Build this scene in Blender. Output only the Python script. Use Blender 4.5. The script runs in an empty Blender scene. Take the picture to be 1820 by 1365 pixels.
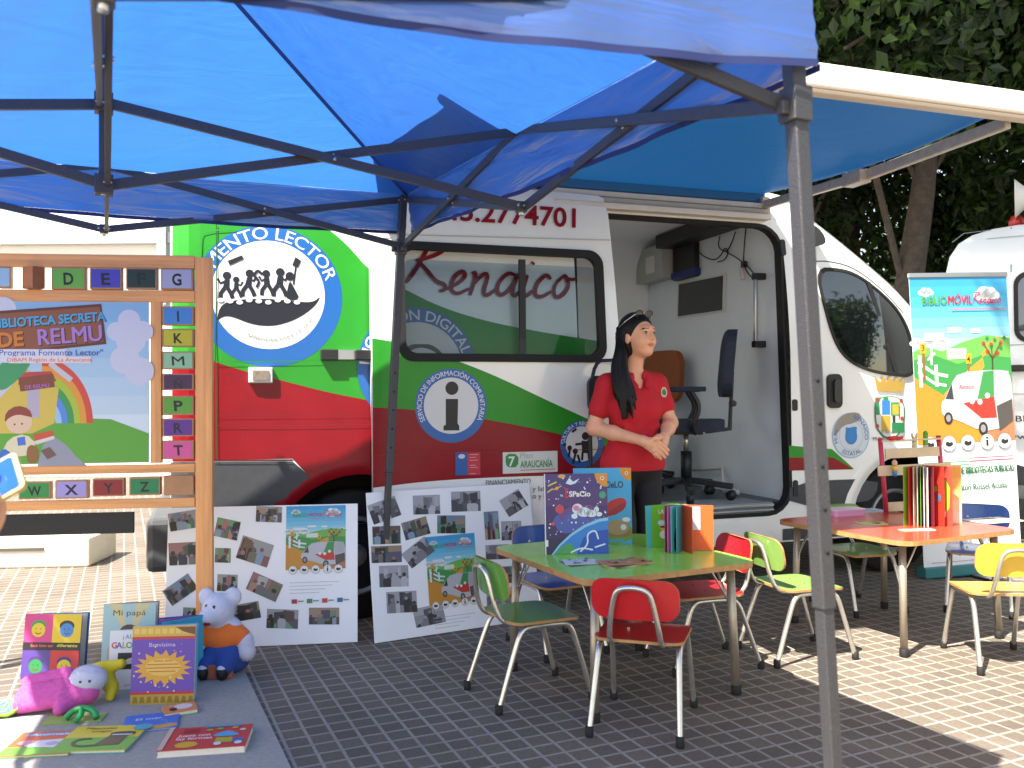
import bpy, bmesh, math, random
import numpy as np
from mathutils import Vector, Matrix
from mathutils.geometry import delaunay_2d_cdt
RD = math.radians
SC = bpy.context.scene
COL = SC.collection
random.seed(7)
# ---------------------------------------------------------------- camera
F = 1550.0; CH = 1.15; PITCH = RD(0.85); ROLL = -0.0075
cam = bpy.data.cameras.new('camera'); CAM = bpy.data.objects.new('camera', cam); COL.objects.link(CAM)
cam.sensor_width = 36; cam.lens = F/1820*36; cam.clip_end = 400; cam.clip_start = .05
CROT = (Matrix.Rotation(math.pi/2+PITCH, 3, 'X') @ Matrix.Rotation(ROLL, 3, 'Z'))
CAM.matrix_world = Matrix.Translation((0, 0, CH)) @ CROT.to_4x4()
cam.dof.use_dof = True; cam.dof.focus_distance = 4.6; cam.dof.aperture_fstop = 4.5
SC.camera = CAM
# ---------------------------------------------------------------- light
SUN_EL = RD(57); SUN_AZ = RD(223.8)
wd = bpy.data.worlds.new('World'); SC.world = wd; wd.use_nodes = True
wt = wd.node_tree
sky = wt.nodes.new('ShaderNodeTexSky'); sky.sky_type = 'NISHITA'; sky.sun_disc = False
sky.sun_elevation = SUN_EL; sky.sun_rotation = SUN_AZ
wbal = wt.nodes.new('ShaderNodeMix'); wbal.data_type = 'RGBA'; wbal.blend_type = 'MULTIPLY'; wbal.inputs[0].default_value = 1
wbal.inputs[7].default_value = (1.25, 1.0, .77, 1)          # daylight white balance of the camera
wt.links.new(sky.outputs[0], wbal.inputs[6]); wt.links.new(wbal.outputs[2], wt.nodes['Background'].inputs[0])
wt.nodes['Background'].inputs[1].default_value = 0.12
sl = bpy.data.lights.new('sun', 'SUN'); sl.energy = 5.0; sl.angle = RD(.5); sl.color = (1, .93, .80)
SUN = bpy.data.objects.new('sun', sl); COL.objects.link(SUN)
sd = Vector((math.sin(SUN_AZ)*math.cos(SUN_EL), math.cos(SUN_AZ)*math.cos(SUN_EL), math.sin(SUN_EL)))
SUN.rotation_euler = sd.to_track_quat('Z', 'Y').to_euler(); SUN.location = (-6, -6, 14)
SC.view_settings.view_transform = 'Standard'; SC.view_settings.look = 'None'
SC.view_settings.exposure = 1.85; SC.view_settings.gamma = 1
SC.cycles.max_bounces = 10; SC.cycles.diffuse_bounces = 7; SC.cycles.transparent_max_bounces = 12
# ---------------------------------------------------------------- measuring helpers: photo pixel -> real place
def ray(x, y): return (CROT @ Vector(((x-910)/F, (682.5-y)/F, -1.0)))
CP = Vector((0, 0, CH))
def pp(x, y, p0, n):
    d = ray(x, y); return CP + d*((Vector(p0)-CP).dot(n)/d.dot(n))
def gp(x, y, z=0.0): return pp(x, y, (0, 0, z), Vector((0, 0, 1)))
def dp(x, y, d): return pp(x, y, (0, d, 0), Vector((0, 1, 0)))
# ---------------------------------------------------------------- materials
def lin(h):
    h = h.lstrip('#'); o = []
    for i in (0, 2, 4):
        c = int(h[i:i+2], 16)/255
        o.append(c/12.92 if c <= .04045 else ((c+.055)/1.055)**2.4)
    return o
MC = {}
def mat(h, rough=.55, metal=0.0, var=.0, scale=12, bump=0.0, bscale=60, k=.8, spec=.5, coat=0.0, name=None, grain=None):
    key = (grain, h, rough, metal, var, scale, bump, bscale, k, spec, coat)
    if key in MC: return MC[key]
    m = bpy.data.materials.new(name or 'paint'); m.use_nodes = True; nt = m.node_tree
    b = nt.nodes['Principled BSDF']; c = [v*k for v in lin(h)]
    b.inputs['Base Color'].default_value = (*c, 1); b.inputs['Roughness'].default_value = rough
    b.inputs['Metallic'].default_value = metal; b.inputs['Specular IOR Level'].default_value = spec
    b.inputs['Coat Weight'].default_value = coat; b.inputs['Coat Roughness'].default_value = .05
    if var or bump: tc = nt.nodes.new('ShaderNodeTexCoord')
    if var:
        n = nt.nodes.new('ShaderNodeTexNoise'); n.inputs['Scale'].default_value = scale; n.inputs['Detail'].default_value = 6
        n.inputs['Roughness'].default_value = .65
        r = nt.nodes.new('ShaderNodeValToRGB'); r.color_ramp.elements[0].position = .3; r.color_ramp.elements[1].position = .7
        r.color_ramp.elements[0].color = (*[max(0, v*(1-var)) for v in c], 1); r.color_ramp.elements[1].color = (*[min(.95, v*(1+var)) for v in c], 1)
        gm = nt.nodes.new('ShaderNodeMapping'); gm.inputs['Scale'].default_value = grain or (1, 1, 1); nt.links.new(tc.outputs['Object'], gm.inputs[0]); nt.links.new(gm.outputs[0], n.inputs['Vector']); nt.links.new(n.outputs[0], r.inputs[0]); nt.links.new(r.outputs[0], b.inputs['Base Color'])
    if bump:
        n = nt.nodes.new('ShaderNodeTexNoise'); n.inputs['Scale'].default_value = bscale; n.inputs['Detail'].default_value = 4
        p = nt.nodes.new('ShaderNodeBump'); p.inputs['Strength'].default_value = bump; p.inputs['Distance'].default_value = .01
        nt.links.new(tc.outputs['Object'], n.inputs['Vector']); nt.links.new(n.outputs[0], p.inputs['Height']); nt.links.new(p.outputs[0], b.inputs['Normal'])
    MC[key] = m; return m
def glassy(h, clear, rough=.02, name='tinted_glass'):
    key = ('g', h, clear, rough)
    if key in MC: return MC[key]
    m = bpy.data.materials.new(name); m.use_nodes = True; nt = m.node_tree; nt.nodes.remove(nt.nodes['Principled BSDF'])
    t = nt.nodes.new('ShaderNodeBsdfTransparent'); t.inputs[0].default_value = (*lin(h), 1)
    d = nt.nodes.new('ShaderNodeBsdfDiffuse'); d.inputs[0].default_value = (.012, .014, .015, 1)
    g = nt.nodes.new('ShaderNodeBsdfGlossy'); g.inputs[1].default_value = rough; g.inputs[0].default_value = (.95, .95, .95, 1)
    f = nt.nodes.new('ShaderNodeFresnel'); f.inputs[0].default_value = 1.3
    a = nt.nodes.new('ShaderNodeMixShader'); a.inputs[0].default_value = clear
    nt.links.new(d.outputs[0], a.inputs[1]); nt.links.new(t.outputs[0], a.inputs[2])
    b = nt.nodes.new('ShaderNodeMixShader'); nt.links.new(f.outputs[0], b.inputs[0])
    nt.links.new(a.outputs[0], b.inputs[1]); nt.links.new(g.outputs[0], b.inputs[2])
    nt.links.new(b.outputs[0], nt.nodes['Material Output'].inputs[0]); MC[key] = m; return m
def fabric(name, dif, tra, w, wr=.25, gl=.05, msc=(1.2, 4, 5), rg=.38):
    m = bpy.data.materials.new(name); m.use_nodes = True; nt = m.node_tree; nt.nodes.remove(nt.nodes['Principled BSDF'])
    d = nt.nodes.new('ShaderNodeBsdfDiffuse'); d.inputs[0].default_value = (*dif, 1)
    t = nt.nodes.new('ShaderNodeBsdfTranslucent'); t.inputs[0].default_value = (*tra, 1)
    g = nt.nodes.new('ShaderNodeBsdfGlossy'); g.inputs[1].default_value = rg; g.inputs[0].default_value = (.9, .95, 1, 1)
    a = nt.nodes.new('ShaderNodeMixShader'); a.inputs[0].default_value = w
    b = nt.nodes.new('ShaderNodeMixShader'); b.inputs[0].default_value = gl
    tc = nt.nodes.new('ShaderNodeTexCoord'); mp = nt.nodes.new('ShaderNodeMapping'); mp.inputs['Scale'].default_value = msc
    n = nt.nodes.new('ShaderNodeTexNoise'); n.inputs['Scale'].default_value = 2.2; n.inputs['Detail'].default_value = 3; n.inputs['Distortion'].default_value = .8
    p = nt.nodes.new('ShaderNodeBump'); p.inputs['Strength'].default_value = wr; p.inputs['Distance'].default_value = .05
    nt.links.new(tc.outputs['Object'], mp.inputs[0]); nt.links.new(mp.outputs[0], n.inputs['Vector']); nt.links.new(n.outputs[0], p.inputs['Height'])
    for q in (d, t, g): nt.links.new(p.outputs[0], q.inputs['Normal'])
    n2 = nt.nodes.new('ShaderNodeTexNoise'); n2.inputs['Scale'].default_value = 26; n2.inputs['Detail'].default_value = 5; p2 = nt.nodes.new('ShaderNodeBump'); p2.inputs['Strength'].default_value = .18; p2.inputs['Distance'].default_value = .006
    nt.links.new(tc.outputs['Object'], n2.inputs['Vector']); nt.links.new(n2.outputs[0], p2.inputs['Height']); nt.links.new(p2.outputs[0], p.inputs['Normal'])
    nt.links.new(d.outputs[0], a.inputs[1]); nt.links.new(t.outputs[0], a.inputs[2])
    nt.links.new(a.outputs[0], b.inputs[1]); nt.links.new(g.outputs[0], b.inputs[2])
    nt.links.new(b.outputs[0], nt.nodes['Material Output'].inputs[0]); return m
# ---------------------------------------------------------------- object helpers
def tag(o, label=None, cat=None, group=None, kind=None):
    if label: o['label'] = label
    if cat: o['category'] = cat
    if group: o['group'] = group
    if kind: o['kind'] = kind
    return o
def thing(name, loc, label, cat, rz=0.0, group=None, fwd=None):
    o = bpy.data.objects.new(name, None); COL.objects.link(o); o.location = loc
    o.rotation_euler = (0, 0, rz); o.empty_display_size = .1
    return tag(o, label, cat, group)
def link(name, me, parent=None):
    o = bpy.data.objects.new(name, me); COL.objects.link(o)
    if parent: o.parent = parent
    return o
class MB:
    def __init__(s): s.v = []; s.f = []; s.m = []; s.s = []; s.mats = []
    def mi(s, m):
        if m not in s.mats: s.mats.append(m)
        return s.mats.index(m)
    def add(s, vs, fs, m, smooth=False):
        o = len(s.v); s.v += [tuple(v) for v in vs]; i = s.mi(m)
        for f in fs: s.f.append(tuple(o+k for k in f)); s.m.append(i); s.s.append(smooth)
        return s
    def box(s, c, d, m, rot=None):
        x, y, z = d[0]/2, d[1]/2, d[2]/2
        vs = [Vector(p) for p in ((-x,-y,-z),(x,-y,-z),(x,y,-z),(-x,y,-z),(-x,-y,z),(x,-y,z),(x,y,z),(-x,y,z))]
        if rot is not None: vs = [rot @ v for v in vs]
        c = Vector(c)
        return s.add([v+c for v in vs], [(0,3,2,1),(4,5,6,7),(0,1,5,4),(1,2,6,5),(2,3,7,6),(3,0,4,7)], m)
    def tube(s, pts, r, m, n=10, cap=True, closed=False, flat=None, smooth=True):
        pts = [Vector(p) for p in pts]; N = len(pts); rr = r if isinstance(r, (list, tuple)) else [r]*N
        vs = []; up = None
        for i in range(N):
            a = pts[i-1] if (i > 0 or closed) else pts[i]; b = pts[(i+1) % N] if (i < N-1 or closed) else pts[i]
            t = (b-a).normalized()
            if up is None: up = Vector((0, 0, 1)) if abs(t.z) < .9 else Vector((0, 1, 0))
            sx = t.cross(up).normalized(); up2 = sx.cross(t).normalized(); up = up2
            for k in range(n):
                an = 2*math.pi*(k+.5)/n
                q = rr[i]*math.cos(an); w = rr[i]*math.sin(an)*(flat or 1)
                vs.append(pts[i]+sx*q+up2*w)
        fs = []
        for i in range(N if closed else N-1):
            j = (i+1) % N
            for k in range(n): fs.append((i*n+k, i*n+(k+1) % n, j*n+(k+1) % n, j*n+k))
        if cap and not closed: fs += [tuple(reversed(range(n))), tuple((N-1)*n+k for k in range(n))]
        return s.add(vs, fs, m, smooth)
    def bar(s, a, b, w, h, m, side=None):   # rectangular bar between two points
        a, b = Vector(a), Vector(b); t = (b-a).normalized()
        sx = Vector(side).normalized() if side else t.cross(Vector((0, 0, 1))).normalized()
        if sx.length < .5: sx = Vector((1, 0, 0))
        sz = sx.cross(t).normalized(); sx = t.cross(sz)
        vs = [p+sx*(w/2)*i+sz*(h/2)*j for p in (a, b) for i, j in ((-1,-1),(1,-1),(1,1),(-1,1))]
        return s.add(vs, [(0,1,2,3),(7,6,5,4),(0,4,5,1),(1,5,6,2),(2,6,7,3),(3,7,4,0)], m)
    def lathe(s, prof, c, m, n=20, axis='z'):
        vs = []; c = Vector(c)
        for r, z in prof:
            for k in range(n):
                a = 2*math.pi*k/n
                p = (r*math.cos(a), r*math.sin(a), z)
                if axis == 'y': p = (p[0], p[2], p[1])
                elif axis == 'x': p = (p[2], p[0], p[1])
                vs.append(c+Vector(p))
        fs = [(i*n+k, i*n+(k+1) % n, (i+1)*n+(k+1) % n, (i+1)*n+k) for i in range(len(prof)-1) for k in range(n)]
        fs += [tuple(reversed(range(n))), tuple((len(prof)-1)*n+k for k in range(n))]
        return s.add(vs, fs, m, True)
    def prism(s, poly, h0, h1, mp, m, side=None):   # polygon (u,v) extruded between two heights through mapping mp(u,v,h)
        n = len(poly); vs = [mp(u, v, h0) for u, v in poly]+[mp(u, v, h1) for u, v in poly]
        s.add(vs, [tuple(range(n-1, -1, -1)), tuple(range(n, 2*n))], m)
        return s.add(vs, [(i, (i+1) % n, n+(i+1) % n, n+i) for i in range(n)], side or m)
    def build(s, name, parent=None, bev=0, fix=True, sub=0, seg=2):
        me = bpy.data.meshes.new(name); me.from_pydata(s.v, [], s.f)
        for m in s.mats: me.materials.append(m)
        me.polygons.foreach_set('material_index', s.m); me.polygons.foreach_set('use_smooth', s.s)
        if fix:
            bm = bmesh.new(); bm.from_mesh(me); bmesh.ops.recalc_face_normals(bm, faces=bm.faces); bm.to_mesh(me); bm.free()
        me.update(); o = link(name, me, parent)
        if bev:
            b = o.modifiers.new('bevel', 'BEVEL'); b.width = bev; b.segments = seg; b.limit_method = 'ANGLE'; b.angle_limit = RD(40)
        if sub: o.modifiers.new('sub', 'SUBSURF').levels = sub; o.modifiers['sub'].render_levels = sub
        return o
def rrect(x0, y0, x1, y1, r, n=5):
    o = []
    for cx, cy, a0 in ((x1-r, y1-r, 0), (x0+r, y1-r, 90), (x0+r, y0+r, 180), (x1-r, y0+r, 270)):
        for k in range(n+1): a = RD(a0+90*k/n); o.append((cx+r*math.cos(a), cy+r*math.sin(a)))
    return o
def ell(cx, cy, rx, ry=None, n=28, a0=0, a1=360):
    ry = rx if ry is None else ry
    full = abs(a1-a0) >= 360; N = n if full else n+1
    return [(cx+rx*math.cos(RD(a0+(a1-a0)*k/n)), cy+ry*math.sin(RD(a0+(a1-a0)*k/n))) for k in range(N)]
def smooth(pts, it=2, closed=True):
    for _ in range(it):
        q = []; n = len(pts)
        for i in range(n if closed else n-1):
            a, b = pts[i], pts[(i+1) % n]
            q += [tuple(a[j]*.75+b[j]*.25 for j in range(len(a))), tuple(a[j]*.25+b[j]*.75 for j in range(len(a)))]
        if not closed: q = [pts[0]]+q+[pts[-1]]
        pts = q
    return pts
def fill(loops, grid=0):
    """triangles of the even-odd area of 2-D loops; grid adds inner points so that the sheet can bend"""
    vs = []; es = []
    for lp in loops:
        o = len(vs); n = len(lp)
        for i in range(n):
            a, b = lp[i], lp[(i+1) % n]; vs.append(Vector(a))
            if grid:
                L = math.dist(a, b); k = int(L/grid)
                for j in range(1, k): vs.append(Vector((a[0]+(b[0]-a[0])*j/k, a[1]+(b[1]-a[1])*j/k)))
        n = len(vs)-o; es += [(o+i, o+(i+1) % n) for i in range(n)]
    if grid:
        x0 = min(v[0] for v in vs); x1 = max(v[0] for v in vs); y0 = min(v[1] for v in vs); y1 = max(v[1] for v in vs)
        nx = int((x1-x0)/grid); ny = int((y1-y0)/grid)
        vs += [Vector((x0+grid*(i+.53), y0+grid*(j+.47))) for i in range(nx) for j in range(ny)]
    V, E, T, _, _, _ = delaunay_2d_cdt(vs, es, [], 0, 1e-6)
    if not T: return [], []
    P = np.array([(v[0], v[1]) for v in V]); T = np.array([t for t in T if len(t) == 3])
    c = P[T].mean(1); ins = np.zeros(len(T), bool)
    for lp in loops:
        L = np.array([(p[0], p[1]) for p in lp]); L2 = np.roll(L, -1, 0)
        for a, b in zip(L, L2):
            cond = (a[1] > c[:, 1]) != (b[1] > c[:, 1])
            if a[1] != b[1]: ins ^= cond & (c[:, 0] < (b[0]-a[0])*(c[:, 1]-a[1])/(b[1]-a[1])+a[0])
    return [tuple(p) for p in P], [tuple(int(i) for i in t) for t in T[ins]]
TXT = {}
def textmesh(s, bold=0.0, shear=0.0, sp=1.0):
    key = (s, bold, shear, sp)
    if key not in TXT:
        cu = bpy.data.curves.new('t', 'FONT'); cu.body = s; cu.size = 1; cu.offset = bold; cu.shear = shear; cu.space_character = sp
        cu.resolution_u = 3; cu.fill_mode = 'BOTH' if hasattr(cu, 'fill_mode') else None
        o = bpy.data.objects.new('t', cu); me = bpy.data.meshes.new_from_object(o)
        v = [(p.co.x, p.co.y) for p in me.vertices]; f = [tuple(p.vertices) for p in me.polygons]
        bpy.data.objects.remove(o); bpy.data.meshes.remove(me); bpy.data.curves.remove(cu)
        TXT[key] = (v, f)
    return TXT[key]
class Art:
    """flat printed artwork: coloured sheets laid on one another 0.2 mm apart, all in one mesh"""
    def __init__(s, mp, step=.00018, base=.0006, k=.7, rough=.45): s.b = MB(); s.mp = mp; s.h = base; s.st = step; s.k = k; s.rough = rough
    def col(s, c): return c if not isinstance(c, str) else mat(c, s.rough, k=s.k, name='print')
    def _put(s, V, T, c, keep=False):
        if not T: return s
        s.b.add([s.mp(u, v, s.h) for u, v in V], T, s.col(c))
        if not keep: s.h += s.st
        return s
    def poly(s, pts, c, grid=0, holes=(), keep=False):
        V, T = fill([pts]+list(holes), grid); return s._put(V, T, c, keep)
    def rect(s, x0, y0, x1, y1, c, **k): return s.poly([(x0, y0), (x1, y0), (x1, y1), (x0, y1)], c, **k)
    def ell(s, cx, cy, rx, ry=None, c='000000', n=24, **k): return s.poly(ell(cx, cy, rx, ry, n), c, **k)
    def ring(s, cx, cy, r0, r1, c, n=40, grid=0): return s.poly(ell(cx, cy, r1, None, n), c, grid, [ell(cx, cy, r0, None, n)])
    def stroke(s, pts, w, c, keep=False):
        n = len(pts); ws = w if isinstance(w, (list, tuple)) else [w]*n; V = []
        for i in range(n):
            a = pts[max(0, i-1)]; b = pts[min(n-1, i+1)]; dx, dy = b[0]-a[0], b[1]-a[1]; L = math.hypot(dx, dy) or 1
            V += [(pts[i][0]-dy/L*ws[i]/2, pts[i][1]+dx/L*ws[i]/2), (pts[i][0]+dy/L*ws[i]/2, pts[i][1]-dx/L*ws[i]/2)]
        T = [(2*i, 2*i+1, 2*i+3, 2*i+2) for i in range(n-1)]
        return s._put(V, T, c, keep)
    def text(s, t, x, y, size, c, bold=0.0, shear=0.0, width=None, align='c', rot=0.0, arc=None, sp=1.0, keep=False):
        """size = cap height; arc=(cx,cy,r,mid angle deg, +1 over the top / -1 under the bottom)"""
        if bold and 'M' in t:                       # this letter does not thicken cleanly: overlay shifted copies
            for dx, dy in ((-1, 0), (1, 0), (0, .8)): s.text(t, x+dx*bold*size, y+dy*bold*size, size, c, 0, shear, width, align, rot, arc and (*arc[:3], arc[3]-dx*math.degrees(bold*size/arc[2]), arc[4]), sp, keep); s.h += .00004
            return s
        V, T = textmesh(t, bold, shear, sp)
        if not V: return s
        x0 = min(p[0] for p in V); x1 = max(p[0] for p in V); k = size/.70; kx = k
        if width: kx = width/(x1-x0)
        cx = {'c': (x0+x1)/2, 'l': x0, 'r': x1}[align]
        if arc:
            ax, ay, r, mid, sg = arc; q = []
            for u, v in V:
                an = RD(mid)-sg*(u-cx)*kx/r; rr = r+sg*v*k; q.append((ax+rr*math.cos(an), ay+rr*math.sin(an)))
        else:
            ca, sa = math.cos(rot), math.sin(rot)
            q = [(x+(u-cx)*kx*ca-v*k*sa, y+(u-cx)*kx*sa+v*k*ca) for u, v in V]
        return s._put(q, T, c, keep)
    def build(s, name, parent=None, loc=None):
        return s.b.build(name, parent, fix=False)
def vert_map(x0=0, z0=0, y0=0): return lambda u, v, h: (x0+u, y0-h, z0+v)
# ---------------------------------------------------------------- soft bodies: signed distance fields meshed with surface nets
class SDF:
    def __init__(s, lo, hi, h):
        s.lo = np.array(lo, float); s.h = h; s.n = np.ceil((np.array(hi)-s.lo)/h).astype(int)+1
        s.V = np.full(s.n, 1.0, np.float32)
    def sub(s, lo, hi):
        a = np.clip(np.floor((np.array(lo)-s.lo)/s.h).astype(int), 0, s.n-1); b = np.clip(np.ceil((np.array(hi)-s.lo)/s.h).astype(int)+1, 1, s.n)
        if (b <= a).any(): return None
        sl = tuple(slice(i, j) for i, j in zip(a, b))
        ax = [s.lo[i]+s.h*np.arange(a[i], b[i]) for i in range(3)]
        return sl, np.stack(np.meshgrid(*ax, indexing='ij'), -1)
    def mix(s, sl, d, k, op):
        A = s.V[sl]; d = d.astype(np.float32)
        if op == 'cut':
            d = -d
            if k: hh = np.maximum(k-np.abs(A-d), 0)/k; s.V[sl] = np.maximum(A, d)+hh*hh*k*.25
            else: s.V[sl] = np.maximum(A, d)
        else:
            if k: hh = np.maximum(k-np.abs(A-d), 0)/k; s.V[sl] = np.minimum(A, d)-hh*hh*k*.25
            else: s.V[sl] = np.minimum(A, d)
    def cap(s, a, b, ra, rb=None, k=.02, op='add'):
        rb = ra if rb is None else rb; a = np.array(a, float); b = np.array(b, float); M = max(ra, rb)+k+.03
        q = s.sub(np.minimum(a, b)-M, np.maximum(a, b)+M)
        if q is None: return s
        sl, P = q; ba = b-a; t = np.clip(((P-a)@ba)/max(ba@ba, 1e-9), 0, 1)
        d = np.linalg.norm(P-a-t[..., None]*ba, axis=-1)-(ra+(rb-ra)*t); s.mix(sl, d, k, op); return s
    def ell(s, c, r, k=.02, rot=None, op='add'):
        c = np.array(c, float); r = np.array(r, float); M = r.max()+k+.03
        q = s.sub(c-M, c+M)
        if q is None: return s
        sl, P = q; P = P-c
        if rot is not None: P = P@np.array(rot)
        k0 = np.linalg.norm(P/r, axis=-1); k1 = np.linalg.norm(P/r**2, axis=-1)
        d = k0*(k0-1)/np.maximum(k1, 1e-6); s.mix(sl, d, k, op); return s
    def mesh(s):
        V = s.V; I = V < 0; n = V.shape
        acc = np.zeros((n[0]-1, n[1]-1, n[2]-1, 3)); cnt = np.zeros((n[0]-1, n[1]-1, n[2]-1))
        def cs(d): return tuple(slice(d[i], n[i]-1+d[i]) for i in range(3))
        cor = [(i, j, k) for i in (0, 1) for j in (0, 1) for k in (0, 1)]
        for a in cor:
            for ax in range(3):
                if a[ax]: continue
                b = list(a); b[ax] = 1
                A = V[cs(a)]; B = V[cs(b)]; cr = (A < 0) != (B < 0)
                t = np.where(cr, A/np.where(cr, A-B, 1), 0)
                for q in range(3): acc[..., q] += np.where(cr, a[q]+(t if q == ax else 0), 0)
                cnt += cr
        cell = cnt > 0; idx = np.full(cell.shape, -1); w = np.argwhere(cell); idx[cell] = np.arange(len(w))
        P = (acc[cell]/cnt[cell][:, None]+w)*s.h+s.lo; F_ = []
        for ax in range(3):
            o1, o2 = [(1, 2), (2, 0), (0, 1)][ax]
            sa = [slice(None)]*3; sb = [slice(None)]*3; sa[ax] = slice(0, -1); sb[ax] = slice(1, None)
            cr = I[tuple(sa)] != I[tuple(sb)]; fl = I[tuple(sa)]
            e = np.argwhere(cr); e = e[(e[:, o1] > 0) & (e[:, o2] > 0) & (e[:, o1] < n[o1]-1) & (e[:, o2] < n[o2]-1)]
            if not len(e): continue
            def g(d1, d2): q = e.copy(); q[:, o1] += d1; q[:, o2] += d2; return idx[q[:, 0], q[:, 1], q[:, 2]]
            Q = np.stack([g(-1, -1), g(0, -1), g(0, 0), g(-1, 0)], 1)
            f = fl[e[:, 0], e[:, 1], e[:, 2]]; Q[~f] = Q[~f][:, ::-1]; F_.append(Q)
        Q = np.concatenate(F_); return P, Q
def soft(name, sdf, m, parent=None, keep=None, paint=None, mats=(), sm=0):
    """mesh of a distance field; keep(P)->mask drops quads outside; paint(C)->material index per quad"""
    P, Q = sdf.mesh()
    for _ in range(sm):
        A = np.zeros_like(P); c = np.zeros(len(P))
        for i in range(4):
            np.add.at(A, Q[:, i], P[Q[:, (i+1) % 4]]); np.add.at(c, Q[:, i], 1)
            np.add.at(A, Q[:, i], P[Q[:, i-1]]); np.add.at(c, Q[:, i], 1)
        P = P*.5+.5*A/np.maximum(c, 1)[:, None]
    C = P[Q].mean(1)
    if keep is not None: q = keep(C); Q = Q[q]; C = C[q]
    u, inv = np.unique(Q, return_inverse=True); P = P[u]; Q = inv.reshape(-1, 4)
    me = bpy.data.meshes.new(name); me.from_pydata(P.tolist(), [], Q.tolist())
    me.materials.append(m)
    for x in mats: me.materials.append(x)
    me.polygons.foreach_set('use_smooth', [True]*len(Q))
    if paint is not None: me.polygons.foreach_set('material_index', paint(C).astype(int).tolist())
    me.update(); return link(name, me, parent)
# ================================================================ setting: paved square
def paver_mat():
    m = bpy.data.materials.new('paving'); m.use_nodes = True; nt = m.node_tree; b = nt.nodes['Principled BSDF']
    tc = nt.nodes.new('ShaderNodeTexCoord'); mp = nt.nodes.new('ShaderNodeMapping'); mp.inputs['Rotation'].default_value = (0, 0, -RD(24))
    br = nt.nodes.new('ShaderNodeTexBrick'); br.offset = 0; br.squash = 1
    for k, v in (('Scale', 1), ('Mortar Size', .0065), ('Mortar Smooth', .25), ('Bias', 0), ('Brick Width', .0815), ('Row Height', .0815)): br.inputs[k].default_value = v
    br.inputs['Color1'].default_value = (.108, .089, .073, 1); br.inputs['Color2'].default_value = (.142, .116, .094, 1); br.inputs['Mortar'].default_value = (.26, .237, .206, 1)
    n1 = nt.nodes.new('ShaderNodeTexNoise'); n1.inputs['Scale'].default_value = 1.1; n1.inputs['Detail'].default_value = 8; n1.inputs['Roughness'].default_value = .6
    n2 = nt.nodes.new('ShaderNodeTexNoise'); n2.inputs['Scale'].default_value = 90; n2.inputs['Detail'].default_value = 3
    r1 = nt.nodes.new('ShaderNodeMapRange'); r1.inputs[1].default_value = .3; r1.inputs[2].default_value = .7; r1.inputs[3].default_value = .74; r1.inputs[4].default_value = 1.2
    r2 = nt.nodes.new('ShaderNodeMapRange'); r2.inputs[1].default_value = .3; r2.inputs[2].default_value = .7; r2.inputs[3].default_value = .85; r2.inputs[4].default_value = 1.15
    mu = nt.nodes.new('ShaderNodeMath'); mu.operation = 'MULTIPLY'
    mx = nt.nodes.new('ShaderNodeMix'); mx.data_type = 'RGBA'; mx.blend_type = 'MULTIPLY'; mx.inputs[0].default_value = 1
    bp = nt.nodes.new('ShaderNodeBump'); bp.inputs['Strength'].default_value = .5; bp.inputs['Distance'].default_value = .004; bp.invert = True
    L = nt.links.new
    L(tc.outputs['Object'], mp.inputs[0]); L(mp.outputs[0], br.inputs[0]); L(tc.outputs['Object'], n1.inputs['Vector']); L(tc.outputs['Object'], n2.inputs['Vector'])
    L(n1.outputs[0], r1.inputs[0]); L(n2.outputs[0], r2.inputs[0]); L(r1.outputs[0], mu.inputs[0]); L(r2.outputs[0], mu.inputs[1])
    L(br.outputs[0], mx.inputs[6]); L(mu.outputs[0], mx.inputs[7]); L(mx.outputs[2], b.inputs['Base Color']); L(br.outputs['Fac'], bp.inputs['Height']); L(bp.outputs[0], b.inputs['Normal'])
    b.inputs['Roughness'].default_value = .75; b.inputs['Specular IOR Level'].default_value = .3
    return m
g = MB(); g.add([(-120, -60, 0), (120, -60, 0), (120, 160, 0), (-120, 160, 0)], [(0, 1, 2, 3)], paver_mat())
tag(g.build('ground', fix=False), kind='structure')
STEEL = mat('4a4a4e', .42, .35, .18, 250, .35, 320, k=.9, name='hammered_grey_paint')
BOLT = mat('c8c8c8', .25, .9, name='zinc')
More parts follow.
